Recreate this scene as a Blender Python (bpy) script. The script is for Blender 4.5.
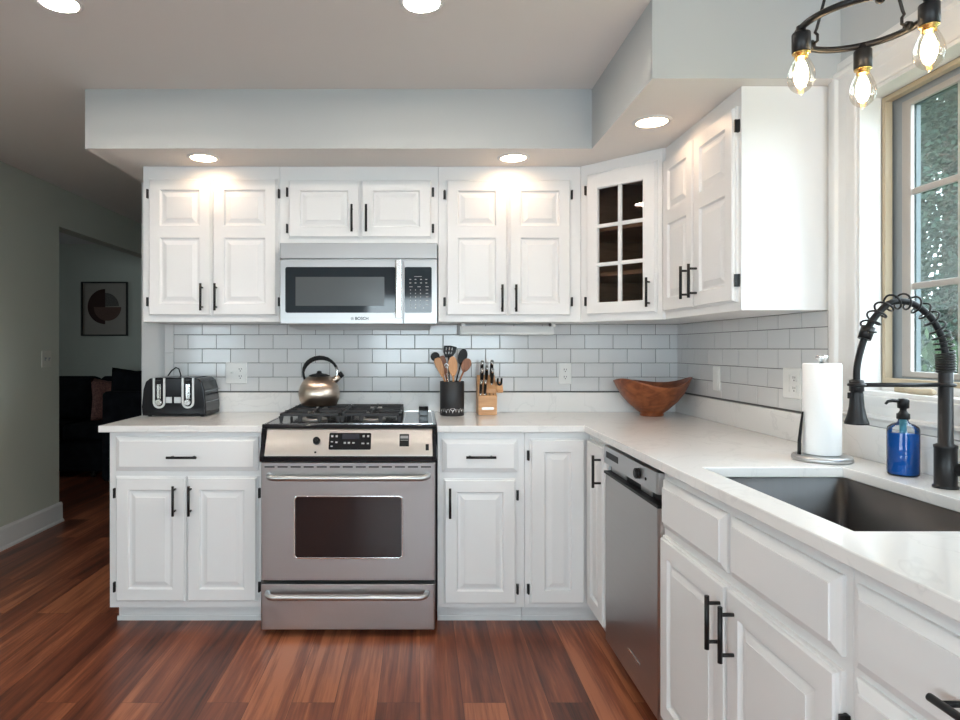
import bpy, bmesh, math, random
from mathutils import Vector, Matrix
random.seed(7)
PI = math.pi
for o in list(bpy.data.objects):
    bpy.data.objects.remove(o)
SC = bpy.context.scene
COL = SC.collection

# ------------------------------------------------------------------ camera, sky, exposure
CAMY = -3.495
cam = bpy.data.cameras.new('camera')
camo = bpy.data.objects.new('camera', cam)
COL.objects.link(camo)
camo.location = (0, CAMY, 1.259)
camo.rotation_euler = (PI / 2, 0, 0)
cam.sensor_fit = 'HORIZONTAL'
cam.sensor_width = 36
cam.lens = 24
cam.shift_x = 0.0625
cam.shift_y = -0.012
cam.clip_start = 0.02
SC.camera = camo

SC.view_settings.view_transform = 'Standard'
SC.view_settings.look = 'None'
SC.view_settings.gamma = 1
SC.view_settings.use_curve_mapping = False
SC.view_settings.exposure = 0.50

W = bpy.data.worlds.new('sky')
SC.world = W
W.use_nodes = True
wn = W.node_tree
wn.nodes['Background'].inputs[0].default_value = (0.80, 0.90, 1.0, 1)
wn.nodes['Background'].inputs[1].default_value = 11.0
DOWNLIGHT = 30.0
CEILING_LIGHT = 480.0
BULB = 85.0
CEIL = 2.432
SOFZ = 2.163


def portal(name, loc, rot, sx, sy):
    l = bpy.data.lights.new(name, 'AREA')
    l.shape = 'RECTANGLE'
    l.size = sx
    l.size_y = sy
    l.cycles.is_portal = True
    o = bpy.data.objects.new(name, l)
    COL.objects.link(o)
    o.location = loc
    o.rotation_euler = rot
    return o


portal('added_rear_window_daylight', (0.35, -6.62, 1.42), (PI / 2, 0, 0), 2.3, 1.24)  # sky through the added, unseen rear window
portal('added_living_window_daylight', (-6.22, 1.9, 1.55), (0, -PI / 2, 0), .5, .5)  # sky through the added living room window
portal('added_side_window_daylight', (-2.76, -5.0, 1.42), (0, -PI / 2, 0), 1.24, 2.2)  # sky through the added, unseen side window
portal('kitchen_window_daylight', (1.64, -1.96, 1.61), (0, PI / 2, 0), 0.92, 1.02)

# ------------------------------------------------------------------ materials
MATS = {}


def lin(c):
    return tuple(((x / 12.92) if x <= 0.04045 else ((x + 0.055) / 1.055) ** 2.4) for x in c)


def mat(name, col, rough=0.5, metal=0.0, spec=0.5, noise=0.0, nscale=8.0, bump=0.0, bscale=60.0, aniso=0.0,
        trans=0.0, ior=1.45, coat=0.0, emit=None, estr=0.0, sheen=0.0):
    m = bpy.data.materials.new(name)
    m.use_nodes = True
    nt = m.node_tree
    b = nt.nodes['Principled BSDF']
    b.inputs['Base Color'].default_value = (*col, 1)
    b.inputs['Roughness'].default_value = rough
    b.inputs['Metallic'].default_value = metal
    b.inputs['Specular IOR Level'].default_value = spec
    b.inputs['IOR'].default_value = ior
    b.inputs['Transmission Weight'].default_value = trans
    b.inputs['Coat Weight'].default_value = coat
    if sheen:
        b.inputs['Sheen Weight'].default_value = sheen
    if emit:
        b.inputs['Emission Color'].default_value = (*emit, 1)
        b.inputs['Emission Strength'].default_value = estr
    if noise or bump:
        tc = nt.nodes.new('ShaderNodeTexCoord')
    if noise:
        n = nt.nodes.new('ShaderNodeTexNoise')
        n.inputs['Scale'].default_value = nscale
        n.inputs['Detail'].default_value = 5
        nt.links.new(tc.outputs['Object'], n.inputs['Vector'])
        r = nt.nodes.new('ShaderNodeValToRGB')
        r.color_ramp.elements[0].position = 0.3
        r.color_ramp.elements[1].position = 0.7
        r.color_ramp.elements[0].color = (*[c * (1 - noise) for c in col], 1)
        r.color_ramp.elements[1].color = (*[min(1, c * (1 + noise)) for c in col], 1)
        nt.links.new(n.outputs['Fac'], r.inputs['Fac'])
        nt.links.new(r.outputs['Color'], b.inputs['Base Color'])
    if bump:
        n2 = nt.nodes.new('ShaderNodeTexNoise')
        n2.inputs['Scale'].default_value = bscale
        n2.inputs['Detail'].default_value = 3
        nt.links.new(tc.outputs['Object'], n2.inputs['Vector'])
        bp = nt.nodes.new('ShaderNodeBump')
        bp.inputs['Strength'].default_value = bump
        bp.inputs['Distance'].default_value = 0.002
        nt.links.new(n2.outputs['Fac'], bp.inputs['Height'])
        nt.links.new(bp.outputs['Normal'], b.inputs['Normal'])
    if aniso:
        b.inputs['Anisotropic'].default_value = aniso
        t = nt.nodes.new('ShaderNodeTangent')
        t.direction_type = 'RADIAL'
        t.axis = 'Z'
        nt.links.new(t.outputs['Tangent'], b.inputs['Tangent'])
    MATS[name] = m
    return m


def steel(name, col, rough, vec, aniso=0.75, amt=0.10):
    """brushed stainless: fine streaks along one direction"""
    m = mat(name, col, rough, 1.0, aniso=aniso)
    nt = m.node_tree
    b = nt.nodes['Principled BSDF']
    tc = nt.nodes.new('ShaderNodeTexCoord')
    mp = nt.nodes.new('ShaderNodeMapping')
    mp.inputs['Scale'].default_value = vec
    n = nt.nodes.new('ShaderNodeTexNoise')
    n.inputs['Scale'].default_value = 1.0
    n.inputs['Detail'].default_value = 4
    nt.links.new(tc.outputs['Object'], mp.inputs['Vector'])
    nt.links.new(mp.outputs['Vector'], n.inputs['Vector'])
    mr = nt.nodes.new('ShaderNodeMapRange')
    mr.inputs['To Min'].default_value = rough - amt / 2
    mr.inputs['To Max'].default_value = rough + amt
    nt.links.new(n.outputs['Fac'], mr.inputs['Value'])
    nt.links.new(mr.outputs['Result'], b.inputs['Roughness'])
    return m


def thin_glass(name, tint=(1, 1, 1), gloss=1.0):
    m = bpy.data.materials.new(name)
    m.use_nodes = True
    nt = m.node_tree
    nt.nodes.remove(nt.nodes['Principled BSDF'])
    out = nt.nodes['Material Output']
    tr = nt.nodes.new('ShaderNodeBsdfTransparent')
    tr.inputs[0].default_value = (*tint, 1)
    gl = nt.nodes.new('ShaderNodeBsdfGlossy')
    gl.inputs['Roughness'].default_value = 0.02
    fr = nt.nodes.new('ShaderNodeFresnel')
    fr.inputs['IOR'].default_value = 1.45
    ml = nt.nodes.new('ShaderNodeMath')
    ml.operation = 'MULTIPLY'
    ml.inputs[1].default_value = gloss
    mx = nt.nodes.new('ShaderNodeMixShader')
    nt.links.new(fr.outputs[0], ml.inputs[0])
    nt.links.new(ml.outputs[0], mx.inputs[0])
    nt.links.new(tr.outputs[0], mx.inputs[1])
    nt.links.new(gl.outputs[0], mx.inputs[2])
    nt.links.new(mx.outputs[0], out.inputs['Surface'])
    MATS[name] = m
    return m


def emitter(name, col, s):
    m = bpy.data.materials.new(name)
    m.use_nodes = True
    nt = m.node_tree
    nt.nodes.remove(nt.nodes['Principled BSDF'])
    e = nt.nodes.new('ShaderNodeEmission')
    e.inputs[0].default_value = (*col, 1)
    e.inputs[1].default_value = s
    nt.links.new(e.outputs[0], nt.nodes['Material Output'].inputs['Surface'])
    MATS[name] = m
    return m


def floor_material():
    m = mat('wood_plank_floor', (0.2, 0.07, 0.04), 0.33)
    nt = m.node_tree
    b = nt.nodes['Principled BSDF']
    N, L = nt.nodes.new, nt.links.new
    tc = N('ShaderNodeTexCoord')
    sp = N('ShaderNodeSeparateXYZ')
    L(tc.outputs['Object'], sp.inputs[0])
    cb = N('ShaderNodeCombineXYZ')
    L(sp.outputs['Y'], cb.inputs['X'])
    L(sp.outputs['X'], cb.inputs['Y'])
    br = N('ShaderNodeTexBrick')
    br.offset = 0.37
    br.offset_frequency = 2
    br.inputs['Color1'].default_value = (0, 0, 0, 1)
    br.inputs['Color2'].default_value = (1, 1, 1, 1)
    br.inputs['Mortar'].default_value = (0.3, 0.3, 0.3, 1)
    br.inputs['Scale'].default_value = 1.0
    br.inputs['Brick Width'].default_value = 1.22
    br.inputs['Row Height'].default_value = 0.152
    br.inputs['Mortar Size'].default_value = 0.0007
    br.inputs['Mortar Smooth'].default_value = 0.1
    L(cb.outputs[0], br.inputs['Vector'])
    # grain, shifted from plank to plank
    ad = N('ShaderNodeVectorMath')
    ad.operation = 'MULTIPLY_ADD'
    L(br.outputs['Color'], ad.inputs[0])
    ad.inputs[1].default_value = (13, 17, 5)
    L(tc.outputs['Object'], ad.inputs[2])
    mp = N('ShaderNodeMapping')
    mp.inputs['Scale'].default_value = (15.0, 0.8, 1.0)
    L(ad.outputs[0], mp.inputs['Vector'])
    n1 = N('ShaderNodeTexNoise')
    n1.inputs['Scale'].default_value = 1.0
    n1.inputs['Detail'].default_value = 6
    n1.inputs['Roughness'].default_value = 0.6
    n1.inputs['Distortion'].default_value = 0.8
    L(mp.outputs[0], n1.inputs['Vector'])
    mp2 = N('ShaderNodeMapping')
    mp2.inputs['Scale'].default_value = (120.0, 5.0, 1.0)
    L(ad.outputs[0], mp2.inputs['Vector'])
    n2 = N('ShaderNodeTexNoise')
    n2.inputs['Scale'].default_value = 1.0
    n2.inputs['Detail'].default_value = 4
    L(mp2.outputs[0], n2.inputs['Vector'])
    # weight: plank tone + figure + fine grain
    m1 = N('ShaderNodeMath'); m1.operation = 'MULTIPLY'; m1.inputs[1].default_value = 0.30
    L(br.outputs['Color'], m1.inputs[0])
    m2 = N('ShaderNodeMath'); m2.operation = 'MULTIPLY_ADD'; m2.inputs[1].default_value = 1.0
    L(n1.outputs['Fac'], m2.inputs[0]); L(m1.outputs[0], m2.inputs[2])
    m3 = N('ShaderNodeMath'); m3.operation = 'MULTIPLY_ADD'; m3.inputs[1].default_value = 0.34
    L(n2.outputs['Fac'], m3.inputs[0]); L(m2.outputs[0], m3.inputs[2])
    r = N('ShaderNodeValToRGB')
    cr = r.color_ramp
    cr.elements[0].position = 0.50
    cr.elements[0].color = (0.026, 0.010, 0.007, 1)
    cr.elements[1].position = 1.0
    cr.elements[1].color = (0.42, 0.150, 0.070, 1)
    e = cr.elements.new(0.68); e.color = (0.128, 0.036, 0.019, 1)
    e = cr.elements.new(0.86); e.color = (0.245, 0.073, 0.035, 1)
    L(m3.outputs[0], r.inputs['Fac'])
    mx = N('ShaderNodeMix'); mx.data_type = 'RGBA'
    L(br.outputs['Fac'], mx.inputs['Factor'])
    L(r.outputs['Color'], mx.inputs[6])
    mx.inputs[7].default_value = (0.035, 0.012, 0.008, 1)
    L(mx.outputs[2], b.inputs['Base Color'])
    mr = N('ShaderNodeMapRange')
    mr.inputs['To Min'].default_value = 0.26
    mr.inputs['To Max'].default_value = 0.42
    L(n2.outputs['Fac'], mr.inputs['Value'])
    L(mr.outputs[0], b.inputs['Roughness'])
    bp = N('ShaderNodeBump'); bp.inputs['Strength'].default_value = 0.12; bp.inputs['Distance'].default_value = 0.002
    L(n2.outputs['Fac'], bp.inputs['Height']); L(bp.outputs[0], b.inputs['Normal'])
    return m


def wood_material(name, c0, c1, scale, rough=0.45):
    m = mat(name, c0, rough)
    nt = m.node_tree
    b = nt.nodes['Principled BSDF']
    N, L = nt.nodes.new, nt.links.new
    tc = N('ShaderNodeTexCoord')
    mp = N('ShaderNodeMapping'); mp.inputs['Scale'].default_value = scale
    L(tc.outputs['Object'], mp.inputs[0])
    n = N('ShaderNodeTexNoise'); n.inputs['Scale'].default_value = 1; n.inputs['Detail'].default_value = 5; n.inputs['Distortion'].default_value = 1.2
    L(mp.outputs[0], n.inputs['Vector'])
    r = N('ShaderNodeValToRGB')
    r.color_ramp.elements[0].position = 0.32; r.color_ramp.elements[0].color = (*c0, 1)
    r.color_ramp.elements[1].position = 0.68; r.color_ramp.elements[1].color = (*c1, 1)
    L(n.outputs['Fac'], r.inputs[0]); L(r.outputs[0], b.inputs['Base Color'])
    return m


def quartz_material():
    m = mat('white_quartz', (0.78, 0.76, 0.73), 0.16)
    nt = m.node_tree
    b = nt.nodes['Principled BSDF']
    N, L = nt.nodes.new, nt.links.new
    tc = N('ShaderNodeTexCoord')
    n = N('ShaderNodeTexNoise'); n.inputs['Scale'].default_value = 2.2; n.inputs['Detail'].default_value = 8; n.inputs['Distortion'].default_value = 2.2
    L(tc.outputs['Object'], n.inputs['Vector'])
    r = N('ShaderNodeValToRGB')   # thin grey veins where the noise crosses 0.5
    cr = r.color_ramp
    cr.elements[0].position = 0.485; cr.elements[0].color = (0, 0, 0, 1)
    cr.elements[1].position = 0.515; cr.elements[1].color = (0, 0, 0, 1)
    e = cr.elements.new(0.5); e.color = (1, 1, 1, 1)
    L(n.outputs['Fac'], r.inputs[0])
    n2 = N('ShaderNodeTexNoise'); n2.inputs['Scale'].default_value = 3.5; n2.inputs['Detail'].default_value = 2
    L(tc.outputs['Object'], n2.inputs['Vector'])
    ml = N('ShaderNodeMath'); ml.operation = 'MULTIPLY'
    L(r.outputs[0], ml.inputs[0]); L(n2.outputs['Fac'], ml.inputs[1])
    m2 = N('ShaderNodeMath'); m2.operation = 'MULTIPLY'; m2.inputs[1].default_value = 0.35
    L(ml.outputs[0], m2.inputs[0])
    mx = N('ShaderNodeMix'); mx.data_type = 'RGBA'
    mx.inputs[6].default_value = (0.82, 0.81, 0.795, 1)
    mx.inputs[7].default_value = (0.50, 0.50, 0.50, 1)
    L(m2.outputs[0], mx.inputs['Factor'])
    L(mx.outputs[2], b.inputs['Base Color'])
    return m


CAB = mat('white_cabinet_paint', (0.79, 0.79, 0.79), 0.38, bump=0.02, bscale=200)
TRIM = mat('white_trim_paint', (0.70, 0.70, 0.695), 0.4)
CEILM = mat('ceiling_paint', (0.78, 0.755, 0.74), 0.9, bump=0.05)
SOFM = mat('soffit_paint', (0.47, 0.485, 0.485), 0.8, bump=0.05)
SAGE = mat('sage_wall_paint', (0.52, 0.54, 0.47), 0.8, bump=0.05)
WALLM = mat('grey_wall_paint', (0.50, 0.52, 0.53), 0.8, bump=0.05)
FLOORM = floor_material()
TILE = mat('glossy_white_tile', (0.66, 0.665, 0.67), 0.12)
GROUT = mat('dark_grout', (0.10, 0.10, 0.10), 0.9)
QUARTZ = quartz_material()
BLACK = mat('matte_black_metal', (0.012, 0.012, 0.013), 0.4, 0.3)
BLACKG = mat('black_enamel', (0.010, 0.010, 0.012), 0.12)
IRON = mat('cast_iron', (0.020, 0.020, 0.022), 0.5, bump=0.2, bscale=300)
STEEL = steel('brushed_stainless', (0.53, 0.535, 0.54), 0.32, (3, 3, 400))
STEELD = steel('dark_brushed_stainless', (0.54, 0.53, 0.52), 0.32, (3, 3, 300))
STEELMW = steel('microwave_stainless', (0.38, 0.37, 0.365), 0.34, (3, 3, 400), aniso=.6)
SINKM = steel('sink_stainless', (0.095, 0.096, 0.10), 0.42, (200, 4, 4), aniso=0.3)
CHROME = mat('polished_steel', (0.72, 0.71, 0.70), 0.14, 1.0)
SILVER = mat('silver_finish', (0.60, 0.60, 0.59), 0.35, 0.5)
KETTLEM = mat('kettle_steel', (0.58, 0.48, 0.40), 0.30, 1.0, aniso=0.8)
GLASSDK = mat('dark_oven_glass', (0.022, 0.014, 0.014), 0.07)
GLASSMW = mat('dark_microwave_glass', (0.018, 0.024, 0.030), 0.06)
MESHMW = mat('microwave_window_mesh', (0.075, 0.085, 0.090), 0.2)
PLASTIC = mat('white_plastic', (0.80, 0.80, 0.78), 0.3)
KEYS = mat('key_legend', (0.33, 0.33, 0.33), 0.5)
BLACKP = mat('black_plastic', (0.011, 0.011, 0.012), 0.45, spec=0.25)
DARKV = mat('dark_recess', (0.004, 0.004, 0.004), 0.9, spec=0.0)
GREYP = mat('grey_plastic', (0.25, 0.26, 0.27), 0.4)
PAPER = mat('paper_towel', (0.86, 0.86, 0.86), 0.95, bump=0.35, bscale=90)
BLOCKW = wood_material('light_knife_block_wood', (0.52, 0.27, 0.12), (0.66, 0.38, 0.19), (4, 4, 60))
SPOONW = wood_material('utensil_wood', (0.50, 0.24, 0.10), (0.63, 0.34, 0.16), (60, 60, 6))
SPOOND = wood_material('dark_utensil_wood', (0.20, 0.075, 0.035), (0.32, 0.13, 0.06), (60, 60, 6))
BOWLW = wood_material('red_burl_wood', (0.16, 0.040, 0.014), (0.34, 0.105, 0.036), (16, 16, 26), 0.38)
CABW = wood_material('cabinet_interior_wood', (0.20, 0.10, 0.055), (0.30, 0.16, 0.09), (4, 4, 30), 0.6)
TANF = mat('tan_window_frame', (0.42, 0.35, 0.25), 0.5)
SASH = mat('grey_window_sash', (0.38, 0.36, 0.34), 0.5)
EXTDK = mat('darkened_exterior_trim', (0.050, 0.066, 0.074), 0.8, spec=0.0)  # white trim, darkened in its colour to offset the strong sky
EXTS = mat('darkened_exterior_sash', (0.11, 0.135, 0.15), 0.8, spec=0.1)  # outer half of the sash, colour darkened against the sky's glare
TRACK = mat('grey_window_track', (0.26, 0.30, 0.33), 0.6)
GLASS = thin_glass('window_glass', (0.93, 0.96, 0.95), 0.22)
CABGL = thin_glass('cabinet_glass', (0.86, 0.84, 0.82), 0.6)
BULBGL = thin_glass('bulb_glass', (0.985, 0.96, 0.92), 0.45)
BOTGL = thin_glass('bottle_glass', (0.94, 0.97, 0.98), 1.0)
SOAP = mat('blue_soap', (0.004, 0.13, 0.52), 0.06, trans=0.15, ior=1.33)
BRASS = mat('brass', (0.75, 0.50, 0.18), 0.25, 1.0)
SOFAF = mat('black_velvet', (0.010, 0.011, 0.014), 0.9, spec=0.1, noise=0.3, nscale=12)
MAUVE = mat('mauve_fabric', (0.24, 0.11, 0.09), 0.8, noise=0.45, nscale=60)
SWITCHP = mat('ivory_plastic', (0.62, 0.61, 0.54), 0.35)
MATBOARD = mat('art_paper', (0.34, 0.31, 0.27), 0.9)
ART1 = mat('art_dark_brown', (0.045, 0.020, 0.016), 0.9)
ART2 = mat('art_brown', (0.13, 0.075, 0.06), 0.9, noise=0.2, nscale=80)
ART3 = mat('art_grey', (0.12, 0.11, 0.10), 0.9, noise=0.3, nscale=80)
FRAMEM = mat('dark_picture_frame', (0.014, 0.011, 0.008), 0.4)
LENS = emitter('soffit_downlight_lens', (1.0, 0.67, 0.42), DOWNLIGHT)
LENSC = emitter('ceiling_downlight_lens', (1.0, 0.88, 0.76), CEILING_LIGHT)
FILA = emitter('bulb_filament', (1.0, 0.72, 0.42), BULB)
LEAF = mat('evergreen_needles', (0.008, 0.024, 0.016), 0.7, spec=0.15, noise=0.6, nscale=2.0)
LEAF2 = mat('shrub_leaves', (0.022, 0.050, 0.018), 0.7, spec=0.2, noise=0.5, nscale=4)
BARK = mat('bark', (0.06, 0.045, 0.035), 0.9)
GRASS = mat('lawn_grass', (0.05, 0.09, 0.03), 0.95, noise=0.3, nscale=5)


# ------------------------------------------------------------------ mesh helpers
def B():
    return bmesh.new()


def quad(bm, *ps):
    return bm.faces.new([bm.verts.new(p) for p in ps])


def box(bm, x0, x1, y0, y1, z0, z1, mi=0):
    v = [bm.verts.new(p) for p in ((x0, y0, z0), (x1, y0, z0), (x1, y1, z0), (x0, y1, z0), (x0, y0, z1), (x1, y0, z1), (x1, y1, z1), (x0, y1, z1))]
    fs = []
    for f in ((3, 2, 1, 0), (4, 5, 6, 7), (0, 1, 5, 4), (1, 2, 6, 5), (2, 3, 7, 6), (3, 0, 4, 7)):
        fc = bm.faces.new([v[i] for i in f])
        fc.material_index = mi
        fs.append(fc)
    return v


def prism(bm, poly, a0, a1, fn):
    """polygon in (p,q), extruded from a0 to a1; fn(p,q,a) -> point"""
    A = [bm.verts.new(fn(p, q, a0)) for p, q in poly]
    C = [bm.verts.new(fn(p, q, a1)) for p, q in poly]
    bm.faces.new(A)
    bm.faces.new(list(reversed(C)))
    n = len(poly)
    for i in range(n):
        bm.faces.new([A[i], C[i], C[(i + 1) % n], A[(i + 1) % n]])


def frame_of(d):
    d = Vector(d).normalized()
    up = Vector((0, 0, 1)) if abs(d.z) < 0.95 else Vector((1, 0, 0))
    a = d.cross(up).normalized()
    return a, d.cross(a).normalized()


def cyl(bm, p0, p1, r0, r1=None, n=16, smooth=True):
    r1 = r0 if r1 is None else r1
    p0, p1 = Vector(p0), Vector(p1)
    a, b = frame_of(p1 - p0)
    R0 = [bm.verts.new(p0 + (a * math.cos(t) + b * math.sin(t)) * r0) for t in [2 * PI * i / n for i in range(n)]]
    R1 = [bm.verts.new(p1 + (a * math.cos(t) + b * math.sin(t)) * r1) for t in [2 * PI * i / n for i in range(n)]]
    for i in range(n):
        f = bm.faces.new([R0[i], R0[(i + 1) % n], R1[(i + 1) % n], R1[i]])
        f.smooth = smooth
    bm.faces.new(list(reversed(R0)))
    bm.faces.new(R1)


def tube(bm, pts, r, n=10, caps=True, flat=None):
    """swept round bar; r a number or a list; flat=(ka,kb) squashes the section"""
    P = [Vector(p) for p in pts]
    rr = r if isinstance(r, (list, tuple)) else [r] * len(P)
    rings = []
    pa = None
    for i, p in enumerate(P):
        d = (P[min(i + 1, len(P) - 1)] - P[max(i - 1, 0)]).normalized()
        if pa is None:
            a, b = frame_of(d)
        else:
            a = (pa - d * pa.dot(d)).normalized()
            b = d.cross(a).normalized()
        pa = a
        ka, kb = flat or (1, 1)
        rings.append([bm.verts.new(p + (a * math.cos(t) * ka + b * math.sin(t) * kb) * rr[i]) for t in [2 * PI * k / n for k in range(n)]])
    for i in range(len(P) - 1):
        for k in range(n):
            f = bm.faces.new([rings[i][k], rings[i][(k + 1) % n], rings[i + 1][(k + 1) % n], rings[i + 1][k]])
            f.smooth = True
    if caps:
        bm.faces.new(list(reversed(rings[0])))
        bm.faces.new(rings[-1])


def ring_tube(bm, c, R, r, n=48, m=10):
    rings = []
    for i in range(n):
        t = 2 * PI * i / n
        d = Vector((math.cos(t), math.sin(t), 0))
        rings.append([bm.verts.new(Vector(c) + d * (R + r * math.cos(2 * PI * k / m)) + Vector((0, 0, r * math.sin(2 * PI * k / m)))) for k in range(m)])
    for i in range(n):
        for k in range(m):
            f = bm.faces.new([rings[i][k], rings[(i + 1) % n][k], rings[(i + 1) % n][(k + 1) % m], rings[i][(k + 1) % m]])
            f.smooth = True


def lathe(bm, prof, c=(0, 0, 0), n=32, fn=None, cap0=True, cap1=True):
    """profile of (r, z) turned about z"""
    c = Vector(c)
    rings = []
    for r, z in prof:
        R = []
        for i in range(n):
            t = 2 * PI * i / n
            p = Vector((r * math.cos(t), r * math.sin(t), z))
            if fn:
                p = Vector(fn(p, t))
            R.append(bm.verts.new(c + p))
        rings.append(R)
    for j in range(len(prof) - 1):
        for i in range(n):
            f = bm.faces.new([rings[j][i], rings[j][(i + 1) % n], rings[j + 1][(i + 1) % n], rings[j + 1][i]])
            f.smooth = True
    if cap0 and prof[0][0] > 1e-4:
        bm.faces.new(list(reversed(rings[0])))
    if cap1 and prof[-1][0] > 1e-4:
        bm.faces.new(rings[-1])


def rrect(w, h, r, n=5):
    """rounded rectangle outline about the origin"""
    o = []
    for cx, cy, a in ((w / 2 - r, h / 2 - r, 0), (-w / 2 + r, h / 2 - r, PI / 2), (-w / 2 + r, -h / 2 + r, PI), (w / 2 - r, -h / 2 + r, 1.5 * PI)):
        for i in range(n + 1):
            t = a + PI / 2 * i / n
            o.append((cx + r * math.cos(t), cy + r * math.sin(t)))
    return o


def grid_slab(bm, As, Bs, keep, c0, c1, fn):
    """cells of a grid in (a,b), thick from c0 to c1; welded; fn(a,b,c)->point"""
    V = {}

    def v(i, j, k):
        if (i, j, k) not in V:
            V[i, j, k] = bm.verts.new(fn(As[i], Bs[j], (c0, c1)[k]))
        return V[i, j, k]
    K = {(i, j) for i in range(len(As) - 1) for j in range(len(Bs) - 1) if keep((As[i] + As[i + 1]) / 2, (Bs[j] + Bs[j + 1]) / 2)}
    for i, j in K:
        bm.faces.new([v(i, j, 1), v(i + 1, j, 1), v(i + 1, j + 1, 1), v(i, j + 1, 1)])
        bm.faces.new([v(i, j + 1, 0), v(i + 1, j + 1, 0), v(i + 1, j, 0), v(i, j, 0)])
        for (di, dj), (a, b) in (((-1, 0), ((0, 1), (0, 0))), ((1, 0), ((1, 0), (1, 1))), ((0, -1), ((0, 0), (1, 0))), ((0, 1), ((1, 1), (0, 1)))):
            if (i + di, j + dj) not in K:
                p, q = (i + a[0], j + a[1]), (i + b[0], j + b[1])
                bm.faces.new([v(*p, 0), v(*q, 0), v(*q, 1), v(*p, 1)])


def root_loc(o):
    p = Vector((0, 0, 0))
    while o:
        p += o.location
        o = o.parent
    return p


def obj(name, bm, m, parent=None, bevel=0.0, seg=2, subsurf=0, smooth=False, recalc=True):
    me = bpy.data.meshes.new(name)
    if recalc:
        bmesh.ops.recalc_face_normals(bm, faces=bm.faces[:])
    if parent:
        bmesh.ops.translate(bm, verts=bm.verts[:], vec=-root_loc(parent))
    bm.to_mesh(me)
    bm.free()
    for x in (m if isinstance(m, (list, tuple)) else [m]):
        me.materials.append(x)
    if smooth:
        for p in me.polygons:
            p.use_smooth = True
    o = bpy.data.objects.new(name, me)
    COL.objects.link(o)
    o.parent = parent
    if bevel:
        b = o.modifiers.new('bevel', 'BEVEL')
        b.width = bevel
        b.segments = seg
        b.limit_method = 'ANGLE'
        b.angle_limit = 0.7
        b.harden_normals = False
    if subsurf:
        s = o.modifiers.new('sub', 'SUBSURF')
        s.levels = s.render_levels = subsurf
    return o


def thing(name, label, cat, loc=(0, 0, 0), group=None):
    o = bpy.data.objects.new(name, None)
    o.empty_display_size = 0.05
    COL.objects.link(o)
    o.location = loc
    o['label'] = label
    o['category'] = cat
    if group:
        o['group'] = group
    return o


def tag(o, label, cat, group=None):
    o['label'] = label
    o['category'] = cat
    if group:
        o['group'] = group
    return o


def struct(name, bm, m, bevel=0.0, label=None, cat=None, **k):
    o = obj(name, bm, m, None, bevel, **k)
    o['kind'] = 'structure'
    if label:
        tag(o, label, cat)
    return o


def center_on(o, c):
    """move a parentless mesh's origin to c, keeping its shape in place"""
    c = Vector(c)
    o.data.transform(Matrix.Translation(-c))
    o.location = c
    return o


# frames for things that face a direction: (u along, v up, w out of the wall)
class Fr:
    def __init__(s, o, u, w):
        s.o, s.u, s.w = Vector(o), Vector(u).normalized(), Vector(w).normalized()

    def p(s, u, v, w):
        return s.o + s.u * u + s.w * w + Vector((0, 0, v))

    def apply(s, bm):
        for v in bm.verts:
            v.co = s.p(*v.co)
        return bm


FB = lambda y: Fr((0, y, 0), (1, 0, 0), (0, -1, 0))      # facing the room from the back wall: u = x
FR = lambda x: Fr((x, 0, 0), (0, -1, 0), (-1, 0, 0))     # facing the room from the right wall: u = -y


# ------------------------------------------------------------------ room shell
bm = B(); box(bm, -6.2, 1.6, -6.6, 4.0, -0.06, 0.0); struct('floor', bm, FLOORM)
bm = B(); box(bm, -6.2, 1.6, -6.6, 4.0, CEIL, CEIL + 0.08); struct('ceiling', bm, CEILM)
bm = B(); box(bm, -1.52, 1.60, 0.0, 0.14, 0, CEIL); struct('wall_back', bm, WALLM)
bm = B(); box(bm, -1.52, -1.40, 0.14, 3.7, 0, CEIL); struct('wall_hall', bm, SAGE)
bm = B(); box(bm, -6.2, -1.40, 3.7, 3.84, 0, CEIL); struct('wall_living_room', bm, SAGE)
bm = B()
grid_slab(bm, [-1.2, 1.65, 2.15, 3.7], [0, 1.3, 1.8, CEIL], lambda y, z: not (1.65 < y < 2.15 and 1.3 < z < 1.8), -6.2, -6.06, lambda a, b, c: (c, a, b))
struct('wall_far_side', bm, SAGE)
bm = B()
grid_slab(bm, [1.65, 1.69, 2.11, 2.15], [1.3, 1.34, 1.76, 1.8], lambda y, z: not (1.69 < y < 2.11 and 1.34 < z < 1.76), -6.15, -6.10, lambda a, b, c: (c, a, b))
w2 = struct('added_window_2', bm, TRIM)  # unseen window added to brighten the living room
bm = B(); box(bm, -6.13, -6.12, 1.69, 2.11, 1.34, 1.76); obj('pane', bm, GLASS, w2)
bm = B(); box(bm, -6.06, -2.745, -1.2, -1.08, 0, CEIL); struct('wall_living_room_end', bm, SAGE)
# side wall of the kitchen: stops at the wide opening, header above the opening
bm = B()
grid_slab(bm, [-6.6, -6.1, -3.9, 1.16, 3.7], [0, .8, 2.04, 2.147, CEIL], lambda y, z: not (y > 1.16 and z < 2.147) and not (-6.1 < y < -3.9 and .8 < z < 2.04), -2.745, -2.625, lambda a, b, c: (c, a, b))
struct('wall_left', bm, SAGE)
bm = B()
grid_slab(bm, [-6.1, -6.04, -5.03, -4.97, -3.96, -3.9], [0.8, 0.86, 1.98, 2.04], lambda y, z: not ((-6.04 < y < -5.03 or -4.97 < y < -3.96) and .86 < z < 1.98), -2.72, -2.67, lambda a, b, c: (c, a, b))
w4 = struct('added_window_4', bm, TRIM)  # unseen window added to throw daylight on the sink run
for y0 in (-6.04, -4.97):
    bm = B(); box(bm, -2.70, -2.69, y0, y0 + 1.01, 0.86, 1.98); obj('pane', bm, GLASS, w4)
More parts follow.
